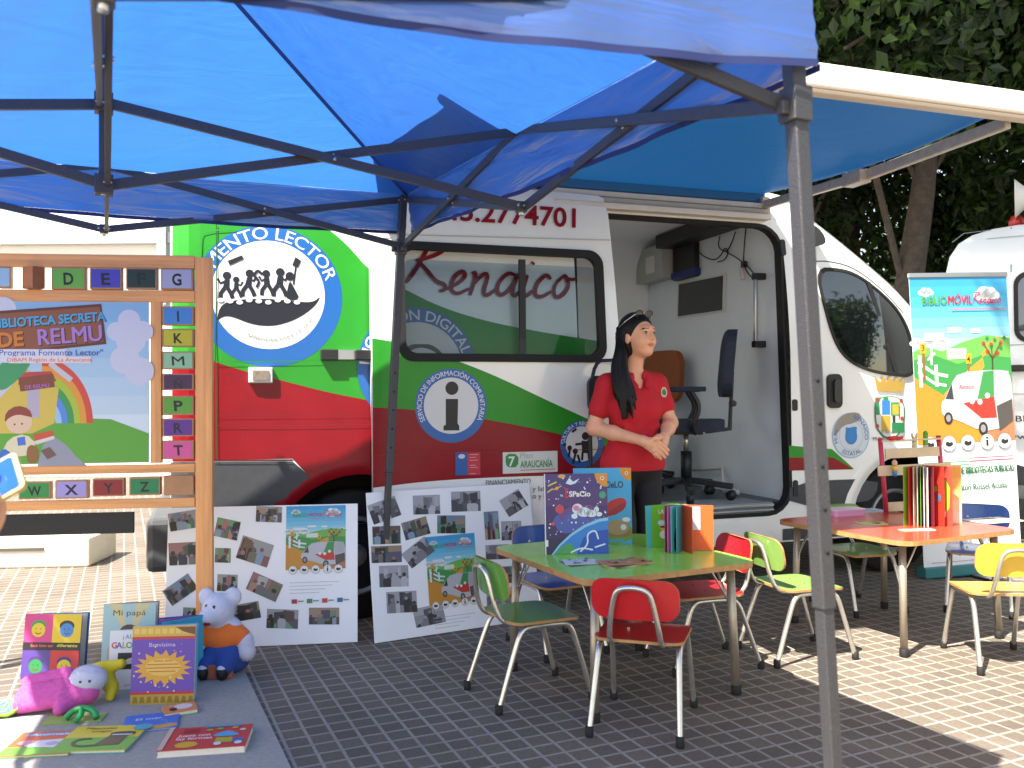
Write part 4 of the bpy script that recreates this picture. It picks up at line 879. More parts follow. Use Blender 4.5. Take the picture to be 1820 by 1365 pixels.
board('white board of colour snapshots, poster in its top right corner, behind the plush', (-1.60, 4.00, .004), (-.735, 4.115, .004), .645, RD(8), ((509, 900), (614, 1010)),
      [(qd(327, 925, 54, 32, -9), 0), (qd(328, 984, 56, 40, -3), 0), (qd(404, 940, 42, 34, 12), 0), (qd(396, 987, 28, 26, 2), 0), (qd(453, 980, 58, 42, 18), 0), (qd(478, 914, 46, 28, 2), 0), (qd(320, 1048, 56, 32, -35), 0), (qd(404, 1036, 36, 30, 2), 0), (qd(470, 1043, 58, 34, 24), 0), (qd(432, 1088, 60, 30, -10), 0), (qd(502, 1100, 56, 34, 2), 0), (qd(576, 1095, 54, 30, 0), 0), (qd(340, 1092, 30, 24, 3), 0)])
board('white photo board, mostly black and white snapshots round a central poster, beside the tent leg', (-.648, 4.09, .004), (.141, 4.53, .004), .70, RD(9), ((755, 955), (852, 1066)),
      [(qd(683, 907, 52, 36, -20), 1), (qd(758, 897, 48, 34, -2), 1), (qd(828, 891, 52, 36, -2), 1), (qd(913, 894, 40, 34, -32), 1), (qd(687, 951, 50, 32, -2), 0), (qd(739, 939, 46, 32, -16), 0), (qd(802, 932, 50, 32, 0), 0), (qd(874, 934, 26, 50, -4), 0), (qd(909, 943, 36, 34, -2), 1), (qd(687, 985, 54, 30, -2), 0), (qd(743, 982, 52, 32, -38), 1), (qd(884, 981, 42, 26, -3), 1), (qd(700, 1024, 52, 38, -2), 1), (qd(890, 1022, 50, 30, -3), 0), (qd(714, 1070, 54, 38, -3), 1), (qd(763, 1094, 54, 34, -12), 1), (qd(888, 1064, 46, 38, -4), 1), (qd(924, 1004, 22, 22, 0), 1)])
# ================================================================ roll-up banner
bo_ = dp(1643, 1022, 5.45); bo_.z = 0
bn = thing('rollup_banner', bo_, 'tall printed roll-up banner with a country road picture, right of the van cab', 'banner', RD(11)); bn.rotation_euler = (-RD(1), RD(-1.7), RD(11))
BWD, BHT = .70, 1.86
m = MB(); m.box((BWD/2, 0, BHT/2+.03), (BWD, .003, BHT), mat('e9edf3', .45, k=.9, name='banner_sheet')); m.build('sheet', bn)
m = MB(); m.box((BWD/2, 0, BHT+.035), (BWD+.01, .018, .03), SILV); m.build('top_rail', bn, bev=.004)
m = MB(); m.box((BWD/2, .01, .035), (BWD+.03, .09, .065), mat('2e7f86', .4)); m.box((BWD/2, -.05, .008), (.10, .30, .012), SILV); m.build('cassette', bn, bev=.01)
A = Art(vert_map(0, .03, -.0016), .00010)
scene_poster(A, 0, BHT*.43, BWD, BHT*.57)
A.rect(.03, BHT*.365, BWD*.50, BHT*.369, '4aa05a'); A.rect(.03, BHT*.355, BWD*.50, BHT*.358, '4aa05a'); A.rect(BWD*.50, BHT*.375, BWD-.03, BHT*.379, 'd0506a'); A.rect(BWD*.50, BHT*.365, BWD-.03, BHT*.369, 'd0506a')
for i in range(5): A.rect(.03+.12*i, BHT*.395, .11+.12*i, BHT*.398, 'c5c9d2', keep=True)
GT = '2f7048'
A.text('RED COMUNAL DE BIBLIOTECAS PÚBLICAS', BWD/2, BHT*.325, .042, GT, .05, width=BWD-.05)
for t_, y, c in (('Biblioteca Milton Rossel Acuña', .270, GT), ('Renaico', .237, 'c8404e'), ('Biblioteca Teodoro Dominguez', .175, GT), ('Villa la Barra', .137, GT), ('Biblioteca Tijeral', .105, 'c8404e')):
    A.text(t_, .05 if t_[0] in 'B' and 'Tij' not in t_ else .14, BHT*y, .036, c, .05, align='l', width=.0188*len(t_))
A.rect(.05, .06, BWD-.08, .064, 'd0a0b8'); A.build('print', bn)
# ================================================================ books
PAGE = mat('ece6d6', .7, var=.05, scale=80, name='paper')
def book(label, loc, rz, w, h, cover, art=None, spread=22, t=.012, lean=4, back=None, pages=None):
    """a book standing on its lower edge, opened a little so that it stays up; front faces -y, spine at x=0"""
    o = thing('book', loc, label, 'book', rz, None); o.rotation_euler = (-RD(lean), 0, rz)
    A = Art(vert_map(0, 0, 0), .00005, base=.0005)
    m = MB(); m.box((w/2, .0015, h/2), (w, .003, h), mat(cover, .35, k=.8)); sp = RD(spread); ca, sa = math.cos(sp), math.sin(sp)
    Rz = Matrix.Rotation(sp, 3, 'Z'); m.box(Rz @ Vector((w/2, .0015, h/2))+Vector((0, .004, 0)), (w, .003, h), mat(back or cover, .35, k=.8), Rz)
    m.build('cover', o, bev=.0008)
    p = MB(); n = 4
    for i in range(1, n+1): Rq = Matrix.Rotation(sp*i/(n+1), 3, 'Z'); p.box(Rq @ Vector((w/2-.002, .0, h/2))+Vector((0, .002+.002*i/n, 0)), (w-.008, .0022, h-.006), mat(pages[i % len(pages)], .5) if pages else PAGE, Rq)
    p.build('pages', o)
    if art: art(A, w, h); A.build('cover_print', o)
    return o
def flat_book(label, loc, rz, w, h, t, cover, art=None, tilt=0, edge=None):
    o = thing('book', loc, label, 'book', rz, None); o.rotation_euler = (tilt, 0, rz)
    m = MB(); m.box((w/2, h/2, t-.001), (w, h, .002), mat(cover, .35, k=.8)); m.box((w/2, h/2, .001), (w, h, .002), mat(edge or cover, .4, k=.8)); m.build('cover', o, bev=.0006)
    p = MB(); p.box((w/2, h/2, t/2), (w-.006, h-.006, t-.004), PAGE); p.build('pages', o)
    if art:
        A = Art(lambda u, v, hh: (u, v, t+hh), base=.0003); art(A, w, h); A.build('cover_print', o)
    return o
def stars(A, w, h, n, seed, c='ffffff'):
    r = random.Random(seed)
    for i in range(n): A.ell(r.uniform(.03, .97)*w, r.uniform(.2, .97)*h, r.uniform(.0012, .004), c=c, n=7, keep=True)
    A.h += A.st
def a_space(A, w, h):
    for i, c in enumerate(('2a2450', '352a62', '43306e', '553a78', '4a3a80')): A.rect(0, h*(.0+.2*i), w, h*(.2+.2*i), c, keep=True)
    A.h += A.st; r = random.Random(2)
    for i in range(16): A.poly(smooth([(r.uniform(.25, .75)*w*1.0+.22*w*math.cos(a), r.uniform(.35, .55)*h+.12*h*math.sin(a)) for a in (0, 1.2, 2.5, 3.8, 5)], 2), r.choice(['4b5fae', '6a4a92', '7a4a86', '3f6fbf', '5a3a70', '8a5a8a']))
    stars(A, w, h, 60, 4)
    cl = lambda pts: [(min(w, max(0, a*w)), min(h, max(0, b*h))) for a, b in pts]
    A.poly(cl([(.1, 0), (.22, .12), (.4, .25), (.62, .36), (.85, .43), (1, .45), (1, 0)]), '8fd0f0'); A.poly(cl([(.13, 0), (.25, .11), (.43, .23), (.64, .33), (.86, .395), (1, .41), (1, 0)]), '2f86d8'); A.poly(cl([(.5, 0), (.6, .2), (.8, .28), (1, .3), (1, 0)]), '1c55b8'); A.poly(cl([(.14, 0), (.26, .10), (.4, .14), (.48, .05), (.5, 0)]), '4aa45a')
    for pts in (((.55, .03), (.68, .12), (.66, .25), (.8, .3), (.84, .18)), ((.4, .02), (.56, .08), (.75, .05)), ((.78, .08), (.95, .12))): A.stroke(smooth(cl(pts), 2, False), .006, 'e6f2fa')
    A.ell(.24*w, .56*h, .07*w, c='d0485a'); A.ell(.92*w, .73*h, .055*w, c='3aa878'); A.ell(.13*w, .38*h, .03*w, c='d8503a'); A.ell(.28*w, .97*h, .06*w, .03*w, 'e0b060')
    A.ell(.2*w, .82*h, .03*w, c='e89030', n=12); A.stroke([(.14*w, .80*h), (.28*w, .85*h)], .004, 'f0c050'); A.stroke([(.06*w, .85*h), (.2*w, .90*h)], .006, 'd8d040'); A.stroke([(.05*w, .77*h), (.14*w, .82*h)], .005, 'd8d060')
    A.poly(cl([(.34, .88), (.4, .95), (.46, .9), (.56, .94), (.5, .88), (.42, .86)]), 'dfeefa')
    for x, y, rx, ry in ((.52, .56, .085, .06), (.62, .52, .11, .055), (.74, .5, .09, .04), (.47, .47, .05, .03), (.82, .55, .04, .03), (.86, .49, .05, .025)): A.ell(x*w, y*h, rx*w, ry*h*1.1, 'e8eef4', 14, keep=True)
    A.h += A.st; A.ell(.50*w, .57*h, .05*w, .035*h, 'd88ab0', 14)
    for k in range(5): A.stroke([((.56+.06*k)*w, .56*h), ((.58+.06*k)*w, .48*h)], .003, '8aa0b8', keep=True)
    A.h += A.st
    A.text('EL', .28*w, .72*h, .022*h/.33*.33, 'f2f2f4', .02, width=.05*w); A.text('E', .355*w, .70*h, .115*h, 'd83040', .03, width=.055*w); A.text('SPaCio', .56*w, .715*h, .065*h, 'f6f6f8', .03, width=.34*w)
    A.poly([(w, h), (w*.80, h)]+[(w-(.2*w)*math.cos(RD(t)), h-.17*h*math.sin(RD(t))) for t in range(0, 91, 15)], 'e0982c'); A.ell(.92*w, .94*h, .03*w, c='f2f2f2'); A.ell(.92*w, .94*h, .018*w, c='d84a50')
    A.rect(0, 0, .018*w, h, 'e8eaf0'); A.rect(.004, .1*h, .05*w, .18*h, 'f2f2f2')
def a_sky(A, w, h):
    A.rect(0, 0, w, h, '45b4e8'); A.poly(smooth([(.0, 0), (w, 0), (w, .25*h), (.8*w, .3*h), (.5*w, .24*h), (.3*w, .16*h), (0, .2*h)], 1), '6aa83a'); A.poly(smooth([(.5*w, .1*h), (w, .08*h), (w, .2*h), (.6*w, .2*h)], 1), '9a7a3a')
    A.ell(.75*w, .22*h, .2*w, .10*h, 'b09a6a'); A.ell(.85*w, .22*h, .05*w, c='e6eef0'); A.stroke([(.3*w, .06*h), (.6*w, .04*h), (.85*w, .05*h)], .01, '38a8d8')
    A.poly(smooth([(.4*w, .36*h), (.52*w, .52*h), (.78*w, .62*h), (.92*w, .58*h), (.9*w, .47*h), (.66*w, .36*h)], 2), 'cf2a30'); A.poly(smooth([(.55*w, .4*h), (.88*w, .56*h), (.9*w, .46*h), (.66*w, .36*h)], 1), 'a81e2a')
    A.ell(.9*w, .32*h, .07*w, .03*h, 'eef4f6'); A.text('EL CieLO', .62*w, .74*h, .085*h, '16324a', .025, width=.48*w)
    A.poly([(w, h), (w*.80, h)]+[(w-(.2*w)*math.cos(RD(t)), h-.17*h*math.sin(RD(t))) for t in range(0, 91, 15)], 'e0982c'); A.ell(.92*w, .93*h, .03*w, c='f2f2f2'); A.ell(.92*w, .93*h, .018*w, c='d84a50')
TTOP = .5156
def on(x, y, z=TTOP): p = gp(x, y, z); return p
b = on(969, 986); book('starry space picture book with an astronaut, standing on the green table', b, RD(4), .258, .322, '2a2450', a_space, 14, lean=5, back='3a2f62')
b = on(1021, 968); book('sky blue picture book with a red aeroplane, standing behind the space book', b, RD(2), .25, .325, '45b4e8', a_sky, 12, lean=4)
def a_bugs(A, w, h):
    A.rect(0, 0, w, h, '6cc034'); A.text('LA SELVA', .55*w, .80*h, .10*h, 'f0e8c0', .02, width=.5*w); A.text('ESTÁ', .6*w, .66*h, .12*h, 'd04a5a', .03, width=.5*w); A.rect(0, 0, .12*w, h, '48b8c8')
    A.ell(.42*w, .30*h, .11*w, .10*h, 'f0f0e0'); A.ell(.40*w, .48*h, .09*w, .07*h, 'e8c030'); A.rect(.33*w, .46*h, .49*w, .50*h, '3a2a1a'); A.ell(.36*w, .58*h, .09*w, .06*h, 'bfe8f2'); A.ell(.92*w, .93*h, .12*w, .07*h, 'e89ab8')
b = on(1150, 974); book('lime green picture book with a bee, half hidden behind the opened board book', b, RD(16), .19, .175, '6cc034', a_bugs, 16, lean=3)
# opened board book: five stiff leaves fanned upright
p0 = on(1213, 978); bb = thing('board_book', p0, 'opened cardboard book with orange pages fanned upright on the green table', 'book', RD(4))
ORG = 'e8622a'; h_ = .188
for i, (an, c, w_) in enumerate(((204, '8a2a6a', .09), (214, 'd870b0', .09), (226, '5ab8c0', .092), (241, '48a0a8', .092), (281, 'c8502a', .092), (346, ORG, .125))):
    R_ = Matrix.Rotation(RD(an), 3, 'Z'); m = MB(); m.box(R_ @ Vector((w_/2, 0, h_/2)), (w_, .003, h_-.004*(i % 2)), mat(c, .4), R_); lo = m.build('leaf', bb, bev=.0008)
    if i == 5: A = Art(lambda u, v, hh: (u, -u*math.tan(RD(14))-.0025-hh, v)); A.rect(.022, .085, .07, .180, 'dfdcf0'); A.build('stuck_paper', lo)
    if i == 4: A = Art(lambda u, v, hh: (u*math.cos(RD(281))+.0022+hh, u*math.sin(RD(281)), v)); A.ell(.05, .10, .016, .03, 'a8c8d8'); A.ell(.05, .10, .009, .02, 'd8702a'); A.build('page_print', lo)
    if i in (1, 2): A = Art(lambda u, v, hh, an=an: (u*math.cos(RD(an)), u*math.sin(RD(an)), v) if False else (u*math.cos(RD(an))+.0022+hh, u*math.sin(RD(an)), v)); A.poly(smooth([(.02, .0), (.07, .0), (.075, .07), (.05, .11), (.03, .06)], 1), '4a2a3a' if i == 1 else '3a3020'); A.build('page_print', lo)
def leaflet(label, x, y, z, rz, w, h, cols, seed, t=.004):
    o = thing('leaflet', gp(x, y, z), label, 'leaflet', rz); r = random.Random(seed)
    for i in range(3):
        a = r.uniform(-.25, .25); R_ = Matrix.Rotation(a, 3, 'Z'); m = MB(); m.box((r.uniform(-.01, .01), r.uniform(-.01, .01), t*(i+.5)/3), (w, h, t/3*.8), mat(cols[i % len(cols)], .4), R_); m.build('sheet', o)
    A = Art(lambda u, v, hh: (u, v, t+.0004+hh))
    for k in range(9): x_ = r.uniform(-.42, .3)*w; y_ = r.uniform(-.4, .3)*h; A.poly([(x_, y_), (x_+r.uniform(.05, .3)*w, y_+r.uniform(-.02, .02)), (x_+r.uniform(.1, .2)*w, y_+r.uniform(.1, .3)*h)], r.choice(cols))
    A.build('sheet_print', o); return o
leaflet('loose pile of glossy leaflets in front of the space book on the green table', 1028, 1000, TTOP, RD(20), .13, .10, ['c9b8c8', '6a5a70', 'd8dce0', '8a4a50', '4a6a5a'], 3)
leaflet('larger fan of printed leaflets near the front edge of the green table', 1112, 1003, TTOP, RD(28), .19, .10, ['d8ccb8', '4a4048', 'c88a5a', 'e8e8ec', '7a8098', '303038'], 5, .010)
# ---- things on the red table
rk = thing('book_rack', gp(1575, 912, TTOP), 'small wooden book rack with red posts standing on the red table', 'rack', RD(4)); rk.rotation_euler = (-RD(4), RD(-2), RD(4))
PINE = mat('dcc8a4', .6, var=.12, scale=14, name='pale_pine'); RW = mat('cf3a52', .45, var=.05, scale=20, name='red_wood')
for sx in (.0, .325):
    m = MB(); m.tube([(sx, 0, .004), (sx, 0, .40)], .0125, RW, 12); m.build('post', rk)
for nm, z, hh, x0, x1 in (('lower_board', .225, .055, -.035, .37), ('upper_board', .315, .052, .013, .312), ('top_slat', .382, .010, .0, .325)):
    m = MB(); m.box(((x0+x1)/2, -.016 if nm != 'top_slat' else .0, z), (x1-x0, .012 if nm != 'top_slat' else .05, hh), PINE); m.build(nm, rk, bev=.002)
m = MB(); m.box((.16, .02, .03), (.32, .012, .05), PINE); m.build('bottom_board', rk, bev=.002)
def peg(label, u, col, tall, kind):
    o = thing('finger_puppet', rk.location+Vector((u*math.cos(RD(4))-.012, .035, .315)), label, 'puppet', 0); o.rotation_euler = (0, 0, 0)
    m = MB(); m.tube([(0, 0, 0), (0, 0, tall)], [.012, .013], mat(col, .5), 12)
    if kind == 'ears': 
        for s in (-1, 1): m.tube([(s*.009, 0, tall), (s*.014, 0, tall+.022)], [.006, .005], mat(col, .5), 8)
    if kind == 'round': m.lathe([(.013, tall), (.012, tall+.008), (.007, tall+.014), (.001, tall+.016)], (0, 0, 0), mat(col, .5), 12)
    m.build('stick', o)
    m = MB(); m.tube([(0, 0, 0), (0, 0, .045)], .0128, PINE, 12); m.build('handle', o); return o
peg('pale wooden stick puppet with two ears on top of the book rack', .185, 'd8c8a0', .085, 'ears'); peg('round topped bright green stick puppet on top of the book rack', .245, '5aa83a', .105, 'round')
tb = thing('toy_crab', rk.location+Vector((.055, .0, .3875)), 'small red crab-like toy lying on top of the book rack', 'toy', 0)
sd_ = SDF((-.05, -.03, -.005), (.05, .03, .04), .002)
for c, r in (((-.02, 0, .010), (.022, .014, .011)), ((.012, .002, .011), (.022, .012, .010)), ((.034, 0, .014), (.010, .008, .008)), ((-.038, .004, .014), (.007, .006, .006)), ((-.01, -.008, .020), (.008, .006, .006))): sd_.ell(c, r, .006)
soft('body', sd_, mat('cf1f28', .3), tb)
wp = thing('wooden_figure', rk.location+Vector((.037, -.026, .197)), 'little painted wooden figure, yellow and blue, hung on the left of the rack', 'figure', 0)
m = MB(); m.lathe([(.008, 0), (.013, .012), (.013, .03)], (0, 0, 0), mat('3a8ac8', .5), 14); m.lathe([(.013, .03), (.013, .055)], (0, 0, 0), mat('e8c830', .5), 14); m.lathe([(.011, .055), (.014, .066), (.013, .08), (.004, .09)], (0, 0, 0), mat('d8b088', .5), 14); m.build('body', wp)
# big opened picture book in front of the rack
p0 = on(1637, 930); ob = thing('picture_book', p0, 'big opened picture book fanned upright in the sun in front of the rack', 'book', RD(2)); h_ = .285
LV = [(213, '7ab03a', .15), (222, 'b02a2a', .145), (230, 'd8c0a8', .14), (237, 'e0d8d0', .14), (243, '6aa83a', .14), (249, 'd8d8e4', .14), (256, 'e8e4e0', .14), (268, '7a2a3a', .135), (292, 'c8382c', .135), (309, 'c84a3a', .15), (346, 'f0c08a', .185)]
def lart(A, i, w, h):
    r = random.Random(i*7+1); cs = ['d84a2a', '8ab83a', 'e8c040', '6a4a8a', 'f0e8d8', '3a7a9a', 'a83a2a']
    if i == 10:
        for k, c in enumerate(('f6e6c8', 'f6e0b0', 'f4d488', 'f0c060', 'ecac48')): A.rect(w*.02, h*(.02+.192*k), w*.98, h*(.02+.192*(k+1)), c, keep=True)
        A.h += A.st; cs = ['d88a3a', 'a8b84a', 'e8dcc0', 'b05a4a', '6a7a5a']
    if i == 9: A.poly(smooth([(.2*w, .1*h), (.9*w, .15*h), (.95*w, .8*h), (.35*w, .75*h)], 1), 'a8c030')
    for k in range(9): x = r.uniform(.05, .7)*w; y = r.uniform(.02, .6)*h; s = r.uniform(.08, .25)*w; A.poly(smooth([(x, y), (x+s, y+s*.3), (x+s*.8, y+s*1.6), (x+s*.1, y+s*1.2)], 2), r.choice(cs))
for i, (an, c, w_) in enumerate(LV):
    R_ = Matrix.Rotation(RD(an), 3, 'Z'); m = MB(); m.box(R_ @ Vector((w_/2, 0, h_/2)), (w_, .0022, h_), mat(c, .4), R_); lo = m.build('leaf', ob)
    s_ = -1 if an > 270 else 1
    A = Art(lambda u, v, hh, an=an, s_=s_: (u*math.cos(RD(an))+s_*-math.sin(RD(an))*(.0013+hh), u*math.sin(RD(an))+s_*math.cos(RD(an))*(.0013+hh), v)); lart(A, i, w_, h_); A.build('page_print', lo)
def sheet(label, x, y, rz, w, h, c, cols, seed, z=TTOP, name='paper_sheet'):
    o = thing(name, gp(x, y, z), label, 'paper', rz); m = MB(); m.box((0, 0, .0012), (w, h, .002), mat(c, .5)); m.build('sheet', o)
    r = random.Random(seed); A = Art(lambda u, v, hh: (u, v, .0024+hh))
    for k in range(7): x_ = r.uniform(-.45, .2)*w; y_ = r.uniform(-.42, .3)*h; A.rect(x_, y_, x_+r.uniform(.1, .3)*w, y_+r.uniform(.04, .16)*h, r.choice(cols))
    A.build('sheet_print', o)
sheet('yellow printed flyer at the near left edge of the red table', 1548, 930, RD(-8), .14, .10, 'd8d078', ['3a3a2a', '6a6a3a', 'c8b850'], 1)
sheet('orange and white leaflet lying just in front of the big opened picture book', 1630, 942, RD(8), .16, .05, 'f4ead8', ['e8b088', 'f0d8b8'], 2)
sheet('large white printed sheet at the sunny right end of the red table', 1765, 925, RD(20), .26, .16, 'f0ead8', ['d8c8a0', '8a9a6a', 'e0b880', 'c8c0b0'], 3)
sheet('pale blue paper behind the pink box on the red table', 1535, 908, RD(15), .24, .15, 'c8d4e4', ['a8bcd8', 'd8dce8', '8aa0c0'], 4)
pk = thing('plastic_box', gp(1500, 915, TTOP), 'flat translucent pink plastic box at the left end of the red table', 'box', RD(20))
m = MB(); m.prism(rrect(-.10, -.055, .10, .055, .02), 0, .026, lambda u, v, h: (u, v, h), mat('e0a0d0', .3, coat=.4)); m.build('tray', pk, bev=.004); m = MB(); m.prism(rrect(-.104, -.059, .104, .059, .022), .0265, .034, lambda u, v, h: (u, v, h), mat('e8b4d8', .25, coat=.4)); m.build('lid', pk, bev=.003)
# ================================================================ alphabet frame
eo = gp(380, 1192); EZ = RD(7); EL_ = thing('alphabet_frame', eo, 'wooden standing frame of turning letter blocks around a picture panel', 'letter frame', EZ)
WOOD = mat('dd9c60', .5, var=.26, scale=3, k=.95, name='varnished_pine', grain=(.6, 12, 12)); WOODZ = mat('dd9c60', .5, var=.26, scale=3, k=.95, name='varnished_pine', grain=(12, 12, .6))
_en = Vector((math.sin(EZ), -math.cos(EZ), 0)); _ee = Vector((math.cos(EZ), math.sin(EZ), 0))
def eu(x, y): p = pp(x, y, eo, _en); return ((p-eo).dot(_ee), p.z)
def ebox(nm, x0, y0, x1, y1, d=.028, y_=0, m=None, bev=.003, u0=None):
    a, b = eu(x0, y1), eu(x1, y0); a = (u0, a[1]) if u0 is not None else a
    q = MB(); q.box(((a[0]+b[0])/2, y_, (a[1]+b[1])/2), (b[0]-a[0], d, b[1]-a[1]), m or WOOD); return q.build(nm, EL_, bev=bev)
UL = eu(0, 600)[0]-.30
a, b = eu(348, 458), eu(378, 458); m = MB(); m.box(((a[0]+b[0])/2, 0, a[1]/2), (b[0]-a[0], .032, a[1]), WOODZ); m.build('post', EL_, bev=.003)
m = MB(); m.box((UL, 0, a[1]/2), (b[0]-a[0], .032, a[1]), WOODZ); m.build('post', EL_, bev=.003)
for y0, y1, nm in ((455, 475, 'top_rail'), (517, 536, 'upper_rail'), (824, 845, 'lower_rail'), (884, 908, 'bottom_rail')): ebox(nm, 0, y0, 347.5, y1, u0=UL+.037)
ebox('inner_stile', 269, 537, 288, 823, m=WOODZ)
ebox('lower_panel', 0, 911, 235, 955, .012, .03, mat('1c1d1f', .6, name='black_board'), u0=UL+.037)
TIL = [('B', 0, 475, 22, 513, 'a8d0ee', 1), ('D', 94, 476, 155, 515, '6fc04a', 1), ('E', 162, 477, 219, 515, '4a4ac0', 1), ('F', 226, 477, 281, 515, '0f3a30', 1), ('G', 288, 478, 345, 516, 'b8bcdc', 1),
       ('I', 291, 545, 346, 579, '3f90e0', 1), ('K', 291, 585, 346, 617, 'd0c82e', 1), ('M', 291, 625, 346, 657, '9cd0a8', 1), ('Ñ', 291, 664, 346, 694, '4a2050', 1), ('P', 291, 703, 346, 738, '62ac3a', 1), ('R', 291, 743, 346, 776, '6a2a98', 1), ('T', 291, 782, 346, 816, 'ea5aa4', 1),
       ('W', 36, 855, 93, 887, '279a48', 1), ('X', 101, 852, 159, 886, 'aea2e4', 1), ('Y', 167, 849, 223, 882, '9a1c28', 1), ('Z', 232, 847, 287, 880, '178a54', 1), ('', 293, 844, 346, 880, 'c79a68', 0)]
for ch, x0, y0, x1, y1, c, fr in TIL:
    o = ebox('letter_block', x0, y0, x1, y1, .03, -.004, mat('b8845a', .5, var=.12, scale=20)); a, b = eu(x0, y1), eu(x1, y0)
    if not fr: continue
    A = Art(vert_map(0, 0, -.0192)); w = b[0]-a[0]; h = b[1]-a[1]; A.rect(a[0]+w*.05, a[1]+h*.08, b[0]-w*.05, b[1]-h*.08, c)
    if ch != 'B': A.text(ch, (a[0]+b[0])/2, a[1]+h*(.22 if ch != 'Ñ' else .14), h*(.52 if ch != 'Ñ' else .46), '14161a', (.012 if ch in 'MN' else .03), shear=-.06, width=(w*.30 if ch in 'EFKLPRTZÑGD' else w*.42 if ch in 'MWX' else w*.08 if ch == 'I' else w*.32))
    A.build('letter_face', o)
m = MB(); a, b = eu(48, 514), eu(76, 476); q = MB(); q.box(((a[0]+b[0])/2, -.012, (a[1]+b[1])/2), (.055, .07, b[1]-a[1]), mat('a8653e', .5, var=.2, scale=20), Matrix.Rotation(RD(55), 3, 'Z')); q.build('turned_block', EL_, bev=.002)
P0, P1 = eu(0, 826), eu(267, 538); pu0 = UL+.05
m = MB(); m.box(((pu0+P1[0])/2, -.016, (P0[1]+P1[1])/2), (P1[0]-pu0, .006, P1[1]-P0[1]), mat('d8e4ee', .4)); pn = m.build('picture_panel', EL_, bev=.002)
A = Art(vert_map(0, 0, -.0192), .00004); E = lambda *p: [eu(*q) for q in p]
z0, z1 = P0[1]+.003, P1[1]-.003
for i, c in enumerate(('cfe6f4', 'c4e0f4', 'b8daf3', 'aad3f2', '9cccf0', '90c6ee')): A.rect(pu0, z0+(z1-z0)*(.3+.117*i), P1[0]-.002, z0+(z1-z0)*(.3+.117*(i+1)), c, keep=True)
A.h += A.st
for x, y, r in ((232, 570, .045), (210, 590, .04), (255, 590, .045), (235, 605, .06), (10, 550, .05), (225, 640, .06), (250, 660, .06)): A.ell(*eu(x, y), r, c='dcdff2', n=18)
A.poly([(pu0, z0), (P1[0]-.002, z0)]+E((267, 770), (200, 745), (120, 742), (60, 752))+[(pu0, eu(0, 740)[1])], '62b23c'); A.poly(E((80, 790), (100, 776), (120, 790), (140, 812), (158, 827))+[eu(70, 828)], '9fa4b4')
for i, c in enumerate(('8fc4ee', '4a8ae0', '2f9e58', 'b4cc3a', 'f0a03a', 'e04a38')):
    rr = 1-.115*(5-i); cx, cy = 60, 752
A_ = lambda r0, r1, c: A.poly([eu(78+r1*math.cos(RD(t)), 752-r1*1.28*math.sin(RD(t))) for t in range(0, 92, 6)]+[eu(78+r0*math.cos(RD(t)), 752-r0*1.28*math.sin(RD(t))) for t in range(90, -2, -6)], c, keep=True)
for i, c in enumerate(('a8d4f4', '5a94e6', '35a45a', 'b8d03c', 'f2a440', 'e44e3c')): A_(24+11*i, 35.3+11*i, c)
A.h += A.st
A.poly(E((0, 770), (0, 690), (40, 650), (108, 690), (100, 752), (60, 770)), 'e4c858'); A.poly(E((52, 685), (74, 685), (74, 742), (52, 742)), 'c4b8cc'); A.poly(E((40, 662), (95, 660), (104, 678), (36, 684)), 'c84048')
for pts in (((52, 648), (0, 705)), ((92, 646), (130, 676))): A.stroke(E(*pts), .022, 'd8d4e0', keep=True)
A.h += A.st; A.poly(smooth(E((0, 695), (0, 640), (48, 640), (60, 650), (20, 690)), 1), '3aa468'); A.poly(E((36, 672), (98, 664), (101, 688), (40, 696)), '8a4430'); A.text('DE RELMU', *eu(70, 690), .016, 'c070d0', .02, width=.095, rot=.08)
# reading boy beside the hut
A.poly(smooth(E((6, 806), (20, 778), (50, 770), (70, 790), (60, 808), (26, 812)), 1), 'f0e6c0'); A.poly(smooth(E((0, 808), (10, 795), (26, 806), (20, 814), (0, 816)), 1), '3a78d0'); A.poly(E((34, 778), (48, 775), (50, 790), (36, 792)), '4a7ad8')
A.ell(*eu(38, 750), .052, .048, 'f2d0b0'); A.poly(smooth(E((12, 752), (14, 732), (34, 720), (56, 726), (62, 742), (54, 740), (36, 736), (20, 742)), 1), '9a4038'); A.ell(*eu(30, 754), .004, c='5a3a34', n=8); A.ell(*eu(43, 753), .004, c='5a3a34', n=8)
A.poly(E((62, 772), (96, 764), (100, 774), (66, 784)), 'd85a38'); A.poly(E((64, 784), (100, 774), (100, 780), (68, 790)), 'e8e4e0'); A.poly(smooth(E((50, 808), (54, 790), (72, 792), (72, 822), (54, 824)), 1), '9a6a3a'); A.poly(E((76, 800), (92, 794), (104, 808), (88, 816)), '7a5a50')
A.poly([(pu0+.02, eu(0, 558)[1]-.008)]+E((183, 541), (192, 612), (0, 632))+[(pu0+.02, eu(0, 634)[1])], '6a2c20'); A.poly([(pu0+.03, eu(0, 563)[1]-.008)]+E((180, 546), (187, 608), (0, 627))+[(pu0+.03, eu(0, 629)[1])], '97553a')
for dx, dz, c1, c2 in ((.004, -.004, '141010', '141010'), (0, 0, '48b4e4', '48b4e4')):
    q = eu(92, 577); A.text('BIBLIOTECA SECRETA', q[0]+dx-.0, q[1]+dz, .036, c1, .03, width=.445, rot=.075)
    q = eu(24, 616); A.text('DE', q[0]+dx, q[1]+dz, .058, c1 if dx else 'e8832c', .03, width=.10, rot=.075); q = eu(129, 610); A.text('RELMU', q[0]+dx, q[1]+dz, .066, c1 if dx else 'b888dc', .03, width=.25, rot=.075)
